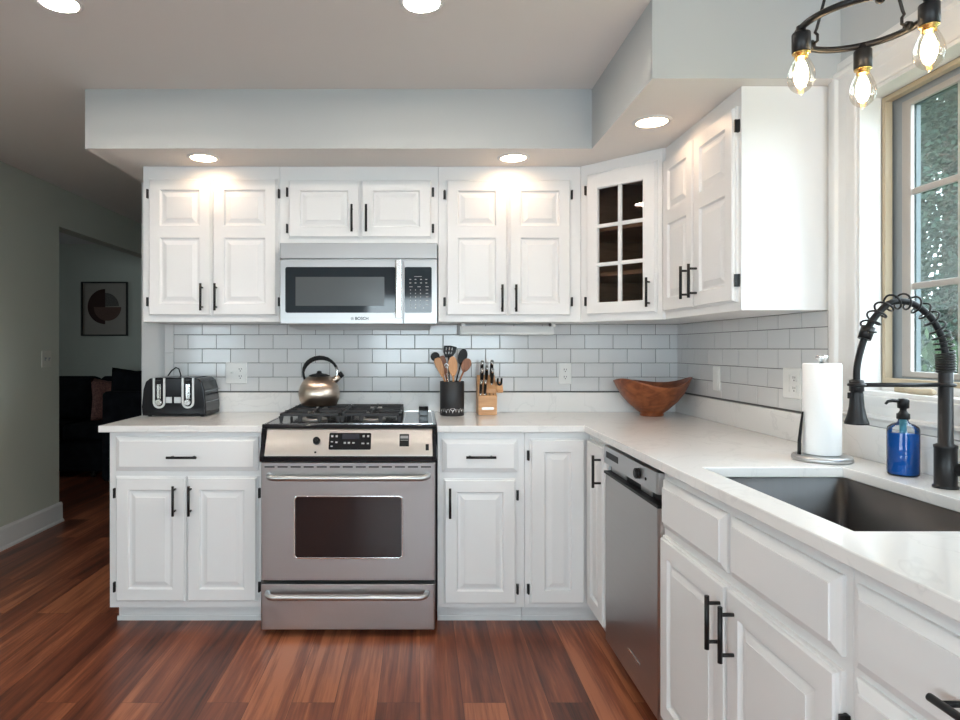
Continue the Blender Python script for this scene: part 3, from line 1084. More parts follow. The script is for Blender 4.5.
bm = B(); lathe(bm, [(.0, 0.001), (.025, 0.001), (.042, .003), (.045, .0015)], (cx + .08, cy, zt - .219), 28); obj('drain', bm, CHROME, sk)

# ------------------------------------------------------------------ range
R0, R1 = -0.697, 0.067
RC = (R0 + R1) / 2
rg = thing('range', 'stainless steel slide-in gas range with oven and bottom drawer', 'range', (RC, -.35, 0))
bm = B(); box(bm, R0 + .002, R1 - .002, -.655, -.035, .045, .762); box(bm, R0 + .002, R1 - .002, -.620, -.035, .762, .9035); box(bm, R0 + .03, R1 - .03, -.62, -.06, 0.0, .045); obj('body', bm, BLACKP, rg)
fo = FB(-.657)
bm = B()
prism(bm, [(R0, 0), (R0, .036), (R0 + .006, .043), (R1 - .006, .043), (R1, .036), (R1, 0)], .246, .760, lambda p, q, a: fo.p(p, a, q))
od = obj('oven_door', bm, STEEL, rg, 0.002)
wu0, wu1, wv0, wv1 = PX(295, 229), PX(401.8, 229), .346, .611
wc = ((wu0 + wu1) / 2, (wv0 + wv1) / 2)
bm = B(); prism(bm, [(wc[0] + p, wc[1] + q) for p, q in rrect(wu1 - wu0, wv1 - wv0, .014)], .0432, .0445, lambda p, q, a: fo.p(p, q, a)); obj('oven_window', bm, GLASSDK, od)
bm = B()
o1 = [bm.verts.new(fo.p(wc[0] + p, wc[1] + q, .0432)) for p, q in rrect(wu1 - wu0 + .012, wv1 - wv0 + .012, .019)]
o2 = [bm.verts.new(fo.p(wc[0] + p, wc[1] + q, .0462)) for p, q in rrect(wu1 - wu0 + .006, wv1 - wv0 + .006, .016)]
o3 = [bm.verts.new(fo.p(wc[0] + p, wc[1] + q, .0446)) for p, q in rrect(wu1 - wu0 - .001, wv1 - wv0 - .001, .0135)]
for A, C in ((o1, o2), (o2, o3)):
    for k in range(len(A)):
        bm.faces.new([A[k], A[(k + 1) % len(A)], C[(k + 1) % len(A)], C[k]])
obj('window_trim', bm, CHROME, od, smooth=True)
bm = B()
for i in range(13):
    u = R0 + .012 + i * (R1 - R0 - .024) / 13
    box(bm, u + .006, u + .050, .739, .7445, .0425, .0437)
fo.apply(bm); obj('vent_slots', bm, DARKV, od)


def towel_bar(parent, zz, u0, u1, base=.043):
    bm = B()
    pts = []
    for k in range(7):
        t = PI / 2 * k / 6
        pts.append(fo.p(u0 + .030 * (1 - math.cos(t)) - .0, zz - .006 * k / 6 + .006, base + .038 * math.sin(t) - .002))
    for k in range(7):
        t = PI / 2 * (1 - k / 6)
        pts.append(fo.p(u1 - .030 * (1 - math.cos(t)), zz - .006 * (1 - k / 6) + .006, base + .038 * math.sin(t) - .002))
    tube(bm, pts, .0125, 14)
    return obj('handle', bm, STEEL, parent)


towel_bar(od, .699, PX(269, 229), PX(428, 229))
bm = B(); prism(bm, [(R0, 0), (R0, .034), (R0 + .006, .041), (R1 - .006, .041), (R1, .034), (R1, 0)], .030, .228, lambda p, q, a: fo.p(p, a, q))
dr = obj('drawer', bm, STEEL, rg, 0.002)
towel_bar(dr, .184, PX(267.5, 229), PX(427, 229), .041)
# slanted control panel, black end caps and lower strip
bm = B()
CPP = [(-.640, .9035), (-.699, .789), (-.685, .786), (-.625, .9035)]
prism(bm, CPP, R0 + .016, R1 - .012, lambda p, q, a: (a, p, q))
cp = obj('control_panel', bm, mat('polished_panel_steel', (0.84, 0.82, 0.78), 0.30, 1.0, aniso=.3), rg, 0.0015)
bm = B()
for a, b_ in ((R0 - .004, R0 + .015), (R1 - .011, R1 + .006)):
    prism(bm, [(-.644, .9035), (-.703, .787), (-.703, .764), (-.656, .764), (-.656, .9035)], a, b_, lambda p, q, a: (a, p, q))
box(bm, R0 + .015, R1 - .011, -.700, -.656, .764, .7855)
obj('panel_surround', bm, BLACKG, rg, 0.002)
cpn = Vector((0, CPP[0][0] - CPP[1][0], CPP[0][1] - CPP[1][1]))
cl = cpn.length
cpu = cpn.normalized()
cpw = Vector((0, -cpu.z, cpu.y))


def CPf(u, v, w):
    return Vector((u, CPP[1][0], CPP[1][1])) + cpu * v * cl + cpw * w


def cp_plate(u0, u1, v0, v1, r, w0, w1, name, m, parent=None):
    bm = B()
    prism(bm, [((u0 + u1) / 2 + p, ((v0 + v1) / 2 * cl + q)) for p, q in rrect(u1 - u0, (v1 - v0) * cl, r)], w0, w1, lambda p, q, a: CPf(p, q / cl, a))
    return obj(name, bm, m, parent or cp)


S3 = 226.5
dp = cp_plate(PX(329, S3), PX(371, S3), .22, .82, .006, .0003, .003, 'display', BLACKG)
for (px, v, w_, h_) in ((332, .70, .012, .10), (336.5, .70, .012, .10), (332, .50, .012, .06), (336.5, .48, .012, .08), (332, .34, .012, .06), (345, .46, .013, .09), (349, .46, .013, .09), (353.5, .46, .013, .07), (363.5, .70, .012, .10), (368, .70, .012, .10), (363, .44, .016, .07), (368, .44, .012, .07)):
    u = PX(px, S3)
    w_ *= .8
    h_ *= .75
    bm = B()
    vs = [bm.verts.new(CPf(u + a, v + b_, .0033)) for a, b_ in ((-w_ / 2, -h_ / 2), (w_ / 2, -h_ / 2), (w_ / 2, h_ / 2), (-w_ / 2, h_ / 2))]
    bm.faces.new(vs)
    obj('key', bm, KEYS, dp)
bm = B(); vs = [bm.verts.new(CPf(PX(px, S3), v, .0033)) for px, v in ((342, .60), (359, .60), (359, .78), (342, .78))]; bm.faces.new(vs)
obj('screen', bm, mat('dim_display', (0.035, 0.035, 0.045), .15), dp)
bm = B(); cyl(bm, CPf(PX(316.7, S3), .53, .0), CPf(PX(316.7, S3), .53, .016), .017, .015, 24); b0 = CPf(PX(316.7, S3), .53, .016)
cyl(bm, b0, b0 + cpw * .010, .0065, .006, 12)
obj('knob', bm, BLACKP, cp)
cp_plate(PX(315.2, S3), PX(317.0, S3), .10, .16, .001, .0003, .002, 'indicator', BLACKP)
ib = cp_plate(PX(399.5, S3), PX(409, S3), .34, .78, .002, .0003, .002, 'igniter_plate', BLACKP)
bm = B(); bm.faces.new([bm.verts.new(CPf(PX(px, S3), v, .0023)) for px, v in ((400.3, .62), (408.2, .62), (408.2, .72), (400.3, .72))]); bm.faces.new([bm.verts.new(CPf(PX(px, S3), v, .0023)) for px, v in ((400.3, .55), (408.2, .55), (408.2, .57), (400.3, .57))]); obj('legend', bm, KEYS, ib)
cp_plate(PX(425.6, S3), PX(428.8, S3), .20, .42, .001, .0003, .002, 'badge', BLACKP)
# cooktop
bm = B(); box(bm, R0 - .006, R1 + .008, -.650, -.032, .904, .922); ck = obj('cooktop', bm, BLACKG, rg, 0.004, 3)
bm = B()
zc = .9222
for a, b_, c, d in ((R0 + .006, R1 - .006, -.634, -.630), (R0 + .006, R1 - .006, -.050, -.046), (R0 + .006, R0 + .010, -.634, -.046), (R1 - .010, R1 - .006, -.634, -.046), (-.075, -.072, -.634, -.046)):
    box(bm, a, b_, c, d, zc, zc + .0015)
obj('cooktop_trim', bm, CHROME, ck)
GX0, GX1, GY0, GY1 = -.640, -.088, -.575, -.085
gm = (GX0 + GX1) / 2
for x0, x1 in ((GX0, gm - .003), (gm + .003, GX1)):
    xm = (x0 + x1) / 2
    for k, yc in enumerate((-.455, -.205)):
        bm = B()
        lathe(bm, [(.062, 0), (.062, .006), (.05, .009)], (xm, yc, .9222), 28)
        o = obj('burner', bm, STEELD, ck)
        bm = B(); lathe(bm, [(.036, 0.009), (.038, .014), (.036, .019), (.02, .021)], (xm, yc, .9222), 28); obj('burner_cap', bm, IRON, o)
    bm = B()
    t = .010
    zt, zb = .963, .950
    for a, b_, c, d in ((x0, x1, GY0, GY0 + t), (x0, x1, GY1 - t, GY1), (x0, x0 + t, GY0, GY1), (x1 - t, x1, GY0, GY1), (x0, x1, -.335, -.325)):
        box(bm, a, b_, c, d, zb, zt)
    for yc in (-.455, -.205):
        for a in range(4):
            dx, dy = ((1, 0), (-1, 0), (0, 1), (0, -1))[a]
            for s in (-1, 1) if dx else (0,):
                pass
            if dx:
                e0, e1 = xm + dx * .030, (x1 if dx > 0 else x0)
                box(bm, min(e0, e1), max(e0, e1), yc - t / 2, yc + t / 2, zb + .002, zt + .003)
            else:
                e0, e1 = yc + dy * .030, yc + dy * .115
                box(bm, xm - t / 2, xm + t / 2, min(e0, e1), max(e0, e1), zb + .002, zt + .003)
        for sx in (-1, 1):
            for sy in (-1, 1):
                tube(bm, [(xm + sx * .045, yc + sy * .045, .958), (xm + sx * .095, yc + sy * .09, .958)], .0055, 6)
    # feet and the scalloped skirt of the front rail
    for fx in (x0 + .005, x1 - .005):
        for fy in (GY0 + .005, -.33, GY1 - .005):
            box(bm, fx - .006, fx + .006, fy - .006, fy + .006, .9225, zb)
    n = 3
    for k in range(n + 1):
        u = x0 + .006 + (x1 - x0 - .012) * k / n
        prism(bm, [(u - .012, zb), (u + .012, zb), (u + .006, .9235), (u - .006, .9235)], GY0, GY0 + t, lambda p, q, a: (p, a, q))
    obj('grate', bm, IRON, ck, 0.002)
bm = B()
prism(bm, [(-.30, .9222), (-.235, .9222), (-.235, .950), (-.262, .968), (-.285, .968), (-.30, .95)], -.006, .041, lambda p, q, a: (a, p, q))
obj('vent_cover', bm, BLACKG, ck, 0.003)

# ------------------------------------------------------------------ microwave
M0, M1, MZ0, MZ1 = -.675, .083, 1.366, 1.769
MY = -.409
fm = FB(-.385)
mw = thing('microwave', 'stainless steel over-the-range microwave above the cooktop', 'microwave', (RC, -.2, MZ0))
SM = 640 / (3.495 - .409)
mz = lambda py: 1.259 + (348.5 - py) / SM
mx_ = lambda px: (px - 420) / SM
bm = B(); box(bm, M0 + .002, M1 - .002, -.384, -.003, MZ0 + .018, MZ1 - .001); obj('body', bm, STEELD, mw, 0.002)
bm = B(); prism(bm, [(-.375, MZ0 + .018), (-.375, MZ0 + .010), (-.33, MZ0), (-.06, MZ0 - .008), (-.02, MZ0 + .018)], M0 + .03, M1 - .03, lambda p, q, a: (a, p, q))
obj('vent_base', bm, STEELD, mw, 0.002)
bm = B(); box(bm, M0, M1, mz(258.6), MZ1 - .001, 0, .024); fm.apply(bm); obj('vent_panel', bm, STEELMW, mw, 0.002)
bm = B(); box(bm, M0, mx_(402.9), MZ0 + .012, mz(260.2), 0, .024); fm.apply(bm); md = obj('door', bm, STEELMW, mw, 0.002)
bm = B(); box(bm, mx_(403.7), M1, MZ0 + .012, mz(260.2), 0, .024); fm.apply(bm); mp_ = obj('control_panel', bm, STEELMW, mw, 0.002)


def plate(fr, u0, u1, v0, v1, r, w0, w1, name, m, parent):
    bm = B()
    prism(bm, [((u0 + u1) / 2 + p, (v0 + v1) / 2 + q) for p, q in rrect(u1 - u0, v1 - v0, r)], w0, w1, lambda p, q, a: fr.p(p, q, a))
    return obj(name, bm, m, parent)


gw = plate(fm, mx_(285.3), mx_(395.5), mz(312.8), mz(267), .010, .0242, .0255, 'door_glass', GLASSMW, md)
plate(fm, mx_(295.6), mx_(384.4), mz(305.8), mz(277), .001, .0256, .0259, 'viewing_window', MESHMW, md)
bm = B()
uh = mx_(398.6)
prism(bm, [(uh + p, .055 + q) for p, q in rrect(.029, .016, .006)], mz(317.8), mz(260.8), lambda p, q, a: fm.p(p, a, q))
box2 = []
for z in (mz(313), mz(266)):
    b3 = [fm.p(u, v, w) for u, v, w in ((uh - .008, z - .010, .024), (uh + .008, z - .010, .024), (uh + .008, z + .010, .024), (uh - .008, z + .010, .024), (uh - .008, z - .010, .050), (uh + .008, z - .010, .050), (uh + .008, z + .010, .050), (uh - .008, z + .010, .050))]
    V = [bm.verts.new(q) for q in b3]
    for f in ((0, 1, 2, 3), (4, 5, 6, 7), (0, 1, 5, 4), (1, 2, 6, 5), (2, 3, 7, 6), (3, 0, 4, 7)):
        bm.faces.new([V[i] for i in f])
obj('handle', bm, CHROME, md, 0.001)
kp = plate(fm, mx_(404.6), mx_(431.7), mz(312.8), mz(267), .008, .0242, .0255, 'keypad', GLASSMW, mp_)
bm = B()
def kq(px, py, w_, h_):
    u, v = mx_(px), mz(py)
    bm.faces.new([bm.verts.new(fm.p(u + a, v + b_, .0258)) for a, b_ in ((-w_, -h_), (w_, -h_), (w_, h_), (-w_, h_))])
for py in (276.6,):
    kq(418, py, .018, .0012)
for py in (279.5, 283):
    for px in (410.3, 415.5, 421, 426.3):
        kq(px, py, .0045, .0022)
for py in (286.8,):
    for px in (411, 419, 427):
        kq(px, py, .0075, .0018)
for py in (290, 293.5, 297, 300.5, 304.5):
    kq(427, py, .006, .0018)
    for px in (410.5, 415.5, 420.5):
        kq(px, py, .0022, .0026)
for px in (411, 415.5, 423.5):
    kq(px, 308, .003, .0026)
obj('key_legend', bm, KEYS, kp)
# small maker's mark under the door glass
def text_mesh(name, s, size, loc, parent, m):
    cu = bpy.data.curves.new(name, 'FONT')
    cu.body = s
    cu.size = size
    cu.extrude = .0002
    cu.align_x = 'LEFT'
    cu.align_y = 'CENTER'
    cu.offset = size * .02
    to = bpy.data.objects.new(name, cu)
    COL.objects.link(to)
    bpy.context.view_layer.update()
    me = bpy.data.meshes.new_from_object(to.evaluated_get(bpy.context.evaluated_depsgraph_get()))
    bpy.data.objects.remove(to)
    me.transform(Matrix.Translation(Vector(loc) - root_loc(parent)) @ Matrix.Rotation(PI / 2, 4, 'X'))
    me.materials.clear()
    me.materials.append(m)
    o = bpy.data.objects.new(name, me)
    COL.objects.link(o)
    o.parent = parent
    return o


DARKT = mat('dark_lettering', (0.012, 0.012, 0.015), .7, spec=0.0)
text_mesh('logo', 'BOSCH', .020, (mx_(355.0), -.4094, mz(318.6)), md, DARKT)
bm = B()
lc = (mx_(352.3), mz(318.6))
ring = lambda r: [bm.verts.new((lc[0] + r * math.cos(2 * PI * k / 24), -.4097, lc[1] + r * math.sin(2 * PI * k / 24))) for k in range(24)]
A, C = ring(.0068), ring(.0056)
for k in range(24):
    bm.faces.new([A[k], A[(k + 1) % 24], C[(k + 1) % 24], C[k]])
for a, b_, c, d in ((-.003, -.0018, -.0045, .0045), (.0018, .003, -.0045, .0045), (-.0018, .0018, -.0006, .0006)):
    bm.faces.new([bm.verts.new((lc[0] + p, -.4097, lc[1] + q)) for p, q in ((a, c), (b_, c), (b_, d), (a, d))])
obj('emblem', bm, DARKT, md)

# under-cabinet light bar
ul = thing('under_cabinet_light', 'slim white light bar under the cabinet over the knife block', 'light', (.44, -.10, UB - .062))
bm = B()
a0, a1 = PX(460.5, 190), PX(553, 190)
prism(bm, [(-.140, UB - .015), (-.160, UB - .050), (-.158, UB - .060), (-.100, UB - .060), (-.095, UB - .015)], a0, a1, lambda p, q, a: (a, p, q))
obj('housing', bm, PLASTIC, ul, 0.003)
bm = B()
for a in (a0 + .004, a1 - .010):
    box(bm, a - .006, a, -.14, -.10, UB - .060, UB - .0003)
    box(bm, a - .006, a + .02, -.14, -.10, UB - .016, UB - .0003)
obj('bracket', bm, PLASTIC, ul)

# ------------------------------------------------------------------ recessed downlights
def downlight(x, y, z, label, group):
    t = thing('downlight', label, 'light', (x, y, z), group)
    bm = B(); lathe(bm, [(.0585, -.0005), (.061, -.006), (.074, -.004), (.077, -.0004)], (x, y, z), 40, cap0=False, cap1=False)
    obj('trim_ring', bm, TRIM, t)
    bm = B(); lathe(bm, [(.0, -.0025), (.0595, -.0025)], (x, y, z), 40, cap0=False, cap1=True)
    obj('lens', bm, LENSC if z > 2.3 else LENS, t)


downlight(.007, -1.330, CEIL, 'lit round downlight in the main ceiling in front of the microwave', 'ceiling downlights')
downlight(-1.222, -1.330, CEIL, 'lit round downlight in the main ceiling nearest the sage wall', 'ceiling downlights')
downlight(-1.025, -.465, SOFZ, 'lit round downlight in the soffit above the toaster cabinet', 'soffit downlights')
downlight(.442, -.465, SOFZ, 'lit round downlight in the soffit above the knife block cabinet', 'soffit downlights')
downlight(.924, -.945, SOFZ, 'lit round downlight in the soffit near the glass-door cabinet', 'soffit downlights')
for x in (.007, -1.222):  # unseen lamps added behind the camera to help light the room
    downlight(x, -4.4, CEIL, 'added unseen downlight in the ceiling behind the viewpoint', 'added rear downlights')

# ------------------------------------------------------------------ small plates on the walls
def plate_thing(name, fr, u, v, gangs, kinds, label, cat, m=PLASTIC):
    t = thing(name, label, cat, fr.p(u, v - .057, 0))
    w_ = .070 if gangs == 1 else .116
    bm = B()
    A = [bm.verts.new(fr.p(u + p, v + q, 0.0002)) for p, q in rrect(w_, .115, .005)]
    A2 = [bm.verts.new(fr.p(u + p, v + q, 0.003)) for p, q in rrect(w_, .115, .005)]
    A3 = [bm.verts.new(fr.p(u + p, v + q, 0.006)) for p, q in rrect(w_ - .008, .107, .004)]
    for P_, Q in ((A, A2), (A2, A3)):
        for k in range(len(A)):
            bm.faces.new([P_[k], P_[(k + 1) % len(A)], Q[(k + 1) % len(A)], Q[k]])
    bm.faces.new(A3); bm.faces.new(list(reversed(A)))
    obj('cover_plate', bm, m, t)
    us = [0] if gangs == 1 else [-.023, .023]
    for du, k in zip(us, kinds):
        if k == 'outlet':
            for dv in (-.0195, .0195):
                bm = B(); prism(bm, [(u + du + p, v + dv + q) for p, q in rrect(.033, .028, .010)], .006, .0085, lambda p, q, a: fr.p(p, q, a))
                s = obj('socket', bm, m, t)
                bm = B()
                for a, b_, c, d in ((-.0075, -.0045, -.001, .008), (.0045, .0075, 0.0, .007), (-.0025, .0025, -.010, -.005)):
                    box(bm, u + du + a, u + du + b_, v + dv + c, v + dv + d, .0084, .0088)
                fr.apply(bm); obj('slots', bm, BLACKP, s)
        elif k == 'toggle':
            bm = B(); box(bm, u + du - .005, u + du + .005, v - .012, v + .012, .006, .007); prism(bm, [(.006, v - .002), (.018, v + .006), (.017, v + .011), (.006, v + .007)], u + du - .004, u + du + .004, lambda p, q, a: (a, q, p)); fr.apply(bm)
            obj('toggle', bm, GREYP if m is SWITCHP else PLASTIC, t)
        else:
            bm = B(); prism(bm, [(.006, v - .033), (.0085, v - .033), (.0075, v), (.0105, v + .033), (.006, v + .033)], u + du - .0165, u + du + .0165, lambda p, q, a: (a, q, p)); fr.apply(bm)
            obj('rocker', bm, m, t)


ftb, ftr = FB(-.0075), FR(WX - .0075)
plate_thing('wall_plate', ftb, -1.000, 1.125, 2, ('toggle', 'outlet'), 'white double plate with switch and outlet on tile beside the toaster', 'outlet')
plate_thing('wall_outlet', ftb, .790, 1.122, 1, ('outlet',), 'white single outlet on the tile between knife block and bowl', 'outlet')
plate_thing('wall_switch', ftr, .476, 1.118, 1, ('rocker',), 'white single switch plate on the side tile above the wooden bowl', 'switch')
plate_thing('wall_plate', ftr, 1.088, 1.128, 2, ('rocker', 'outlet'), 'white double plate on the side tile behind the paper towels', 'outlet')
fl = Fr((-2.6248, 0, 0), (0, 1, 0), (1, 0, 0))
plate_thing('light_switch', fl, .998, 1.185, 2, ('toggle', 'toggle'), 'ivory double light switch on the sage wall by the opening', 'switch', SWITCHP)

# ------------------------------------------------------------------ toaster
T0, T1, TY0, TY1, TH = -1.404, -1.078, -.272, -.044, .2
ts = thing('toaster', 'black four-slice toaster on the short countertop', 'toaster', ((T0 + T1) / 2, -.16, CT))
bm = B()
tp = [(T0 + .004, .012), (T0 + .001, .05), (T0 + .010, .14), (T0 + .022, .178), (T0 + .042, .194), (T0 + .07, .198), (T1 - .07, .198), (T1 - .042, .194), (T1 - .022, .178), (T1 - .010, .14), (T1 - .001, .05), (T1 - .004, .012)]
prism(bm, tp, TY0, TY1, lambda p, q, a: (p, a, CT + q))
obj('body', bm, mat('toaster_black', (0.009, 0.009, 0.011), 0.16, spec=0.22), ts, 0.006, 3)
bm = B(); box(bm, T0 + .002, T1 - .002, TY0 + .012, TY1 - .004, CT + .006, CT + .024)
for fx in (T0 + .03, T1 - .03):
    for fy in (TY0 + .035, TY1 - .03):
        cyl(bm, (fx, fy, CT + .0003), (fx, fy, CT + .008), .010)
obj('base', bm, BLACKP, ts)
bm = B()
for xc in (-1.330, -1.175):
    for dx in (-.025, .025):
        box(bm, xc + dx - .012, xc + dx + .012, TY0 + .05, TY1 - .03, CT + .1985, CT + .1992)
obj('slots', bm, GREYP, ts)
bm = B(); tube(bm, [(T1 - .003, y_, CT + .13) for y_ in (TY0 + .004, TY1 - .004)], .002, 6); tube(bm, [(T1 + .0, y_, CT + .075) for y_ in (TY0 + .004, TY1 - .004)], .002, 6); obj('seam', bm, GREYP, ts)
ST = 640 / (3.495 - .272)
tx = lambda px: (px - 420) / ST
tz = lambda py: 1.259 + (348.5 - py) / ST
ftt = FB(TY0)
for c_, (a, b_) in enumerate(((153.2, 165.6), (182, 194.4))):
    u0, u1 = tx(a), tx(b_)
    uc, r = (u0 + u1) / 2, (u1 - u0) / 2
    z1, zb = CT + .196, tz(402.2)
    outer, inner = [], []
    for k in range(13):
        t = PI + PI * k / 12
        outer.append((uc + r * math.cos(t), zb + r * math.sin(t)))
        inner.append((uc + (r - .010) * math.cos(t), zb + (r - .010) * math.sin(t)))
    bm = B()
    po = [(u0, z1)] + outer + [(u1, z1)]
    pi_ = [(u0 + .010, z1)] + inner + [(u1 - .010, z1)]
    for w0 in (0.0005, .006):
        V1 = [bm.verts.new(ftt.p(p, q, w0)) for p, q in po]
        V2 = [bm.verts.new(ftt.p(p, q, w0)) for p, q in pi_]
        for k in range(len(V1) - 1):
            bm.faces.new([V1[k], V1[k + 1], V2[k + 1], V2[k]])
        if w0 < .001:
            S1_, S2_ = V1, V2
    for P_, Q in ((S1_, V1), (S2_, V2)):
        for k in range(len(P_) - 1):
            bm.faces.new([P_[k], P_[k + 1], Q[k + 1], Q[k]])
    sr = obj('lever_surround', bm, SILVER, ts)
    bm = B(); box(bm, uc - .011, uc - .001, zb + .018, z1 - .032, .0005, .003); box(bm, uc + .003, uc + .008, zb + .016, z1 - .03, .0005, .004); ftt.apply(bm); obj('lever_track', bm, CHROME, ts)
    bm = B(); box(bm, uc - .014, uc + .014, z1 - .030, z1 - .012, .001, .022); ftt.apply(bm); obj('lever', bm, BLACKP, ts, 0.003)
    bm = B(); cyl(bm, ftt.p(uc, zb, .001), ftt.p(uc, zb, .020), .0165, .0145, 24); obj('dial', bm, CHROME, ts, 0.001)
for a, b_ in ((166, 172), (174.5, 181)):
    bm = B(); box(bm, tx(a), tx(b_), tz(403), tz(397), .0005, .006); ftt.apply(bm); obj('button', bm, mat('silver_button' + str(int(a)), (.55, .55, .55), .35, .6), ts, 0.001)
bm = B()
tube(bm, [(-1.375, -.036, CT + .10), (-1.375, -.034, CT + .18), (-1.345, -.030, CT + .225), (-1.322, -.029, CT + .242), (-1.306, -.029, CT + .235), (-1.292, -.030, CT + .19), (-1.29, -.034, CT + .06)], .0035, 8)
obj('cord', bm, BLACKP, ts)

# ------------------------------------------------------------------ kettle
KX, KY, KZ = -.518, -.205, .9672
kt = thing('kettle', 'stainless steel whistling kettle on the back burner', 'kettle', (KX, KY, KZ))
bm = B()
lathe(bm, [(.080, 0), (.091, .002), (.093, .012), (.094, .015), (.101, .030), (.1050, .052), (.1035, .076), (.096, .102), (.082, .126), (.062, .145), (.050, .151)], (KX, KY, KZ), 44)
obj('body', bm, KETTLEM, kt)
bm = B(); lathe(bm, [(.054, .148), (.052, .154), (.036, .161), (.016, .164), (.012, .169), (.012, .174), (.004, .178), (0, .178)], (KX, KY, KZ), 28); obj('lid', bm, BLACKP, kt)
bm = B()
tube(bm, [(KX + .062, KY, KZ + .116), (KX + .084, KY, KZ + .134), (KX + .106, KY, KZ + .152)], [.021, .018, .015], 16)
sp_ = obj('spout', bm, KETTLEM, kt)
bm = B(); tube(bm, [(KX + .104, KY, KZ + .1505), (KX + .120, KY, KZ + .1635)], [.0165, .015], 16); obj('whistle', bm, BLACKP, sp_)
bm = B()
hp = []
for k in range(17):
    t = math.radians(205 - k * (205 + 18) / 16)
    hp.append((KX + .006 + .088 * math.cos(t), KY, KZ + .166 + .078 * math.sin(t)))
tube(bm, hp, [.0065] * 3 + [.009, .011, .012, .012, .012, .012, .011, .010, .008] + [.007] * 5, 12, flat=(1.5, 1))
hd = obj('handle', bm, BLACKP, kt)
bm = B(); tube(bm, [hp[0], (KX - .075, KY, KZ + .125)], .007, 10); obj('handle_bracket', bm, CHROME, hd)
bm = B(); tube(bm, [hp[13], hp[14], hp[15], hp[16], (KX + .080, KY, KZ + .120)], .0085, 10, flat=(1.6, 1)); obj('handle_bracket', bm, CHROME, hd)

# ------------------------------------------------------------------ utensil crock and utensils
UX, UY = .166, -.185
cr_ = thing('utensil_crock', 'black cylindrical crock holding cooking utensils', 'crock', (UX, UY, CT))
bm = B(); lathe(bm, [(.060, .0005), (.0625, .004), (.0625, .174), (.061, .176), (.058, .174), (.058, .006), (0, .005)], (UX, UY, CT), 40); obj('pot', bm, mat('black_crock', (.022, .022, .024), .45), cr_)
bm = B()   # silver band of ornament near the foot
for k in range(9):
    t = math.radians(-150 + k * 15)
    for s in (-1, 1):
        pts = [(UX + .0632 * math.cos(t + s * j * .03), UY + .0632 * math.sin(t + s * j * .03), CT + .016 + .018 * math.sin(j * .55) + .004 * (k % 2)) for j in range(5)]
        tube(bm, pts, .0013, 5)
hh_ = lambda t: (UX + .0633 * math.cos(-PI / 2 + t), UY + .0633 * math.sin(-PI / 2 + t))
hpnt = []
for k in range(25):
    t = 2 * PI * k / 24
    hpnt.append((*hh_(.010 * 16 * math.sin(t) ** 3 / 16 / .0633 * 1.1), CT + .034 + .0006 * (13 * math.cos(t) - 5 * math.cos(2 * t) - 2 * math.cos(3 * t) - math.cos(4 * t))))
tube(bm, hpnt, .0014, 5)
obj('ornament', bm, CHROME, cr_)


def slab_shape(bm, outline, t, o, ud, vd):
    """flat blade with an outline in (u,v), thickness t"""
    ud, vd, o = Vector(ud).normalized(), Vector(vd).normalized(), Vector(o)
    nd = ud.cross(vd)
    prism(bm, outline, -t / 2, t / 2, lambda p, q, a: o + ud * p + vd * q + nd * a)


def utensil(name, label, cat, px, py, tip_px, foot, m_stick, m_head, kind, y_off, sw=.006):
    """px,py = top of the head in the photo's frame, converted to a point at the crock's depth"""
    yy = UY + y_off
    s = 640 / (3.495 + yy)
    top = Vector(((px - 420) / s, yy, 1.259 + (348.5 - py) / s))
    ft = Vector((UX + foot[0], UY + foot[1], CT + .010))
    d = (top - ft).normalized()
    side = d.cross(Vector((0, -1, 0))).normalized()
    t = thing(name, label, cat, ft)
    Lh = tip_px
    base = top - d * Lh
    bm = B(); tube(bm, [ft, ft + (base - ft) * .6, base + d * .012], [sw * .8, sw * .9, sw], 8, flat=(1, .7)); obj('stick', bm, m_stick, t)
    bm = B()
    if kind == 'turner':
        # slotted head: plate with a row of holes cut through
        W_, H_ = .066, Lh
        As = [-.033, -.022, -.016, -.006, 0.0, .008, .014, .024, .033]
        Bs = [0, .018, .030, .038, .052, H_]
        nd = side.cross(d)
        def kp_(a, b):
            return not (((-.022 < a < -.016) or (-.006 < a < 0) or (.008 < a < .014)) and ((.018 < b < .030) or (.038 < b < .052)))
        def f_(a, b, c):
            k = .55 + .45 * min(1, b / .03)
            return base + side * (a * k + .010 * b / H_) + d * (b - .25 * max(0, a) * (b / H_) ** 2) + nd * c
        grid_slab(bm, As, Bs, kp_, -.0015, .0015, f_)
        obj('head', bm, m_head, t, 0.0008)
    elif kind == 'spoon':
        out = []
        for k in range(20):
            a = 2 * PI * k / 20
            out.append((.024 * math.sin(a) * (1 - .12 * math.cos(a)), Lh / 2 - Lh / 2 * math.cos(a)))
        slab_shape(bm, out, .007, base, side, d)
        obj('head', bm, m_head, t, 0.002)
    elif kind == 'paddle':
        out = [(-.009, 0), (.009, 0), (.016, Lh * .35), (.020, Lh * .7), (.018, Lh * .93), (.008, Lh), (-.010, Lh * .99), (-.019, Lh * .85), (-.019, Lh * .6), (-.014, Lh * .3)]
        slab_shape(bm, out, .006, base, side, d)
        obj('head', bm, m_head, t, 0.0015)
    elif kind == 'loop':
        pts = [base + side * (.008 * math.sin(2 * PI * k / 16)) + d * (.010 - .012 * math.cos(2 * PI * k / 16)) for k in range(17)]
        tube(bm, pts, .003, 7, caps=False)
        obj('loop', bm, m_head, t)
    return t


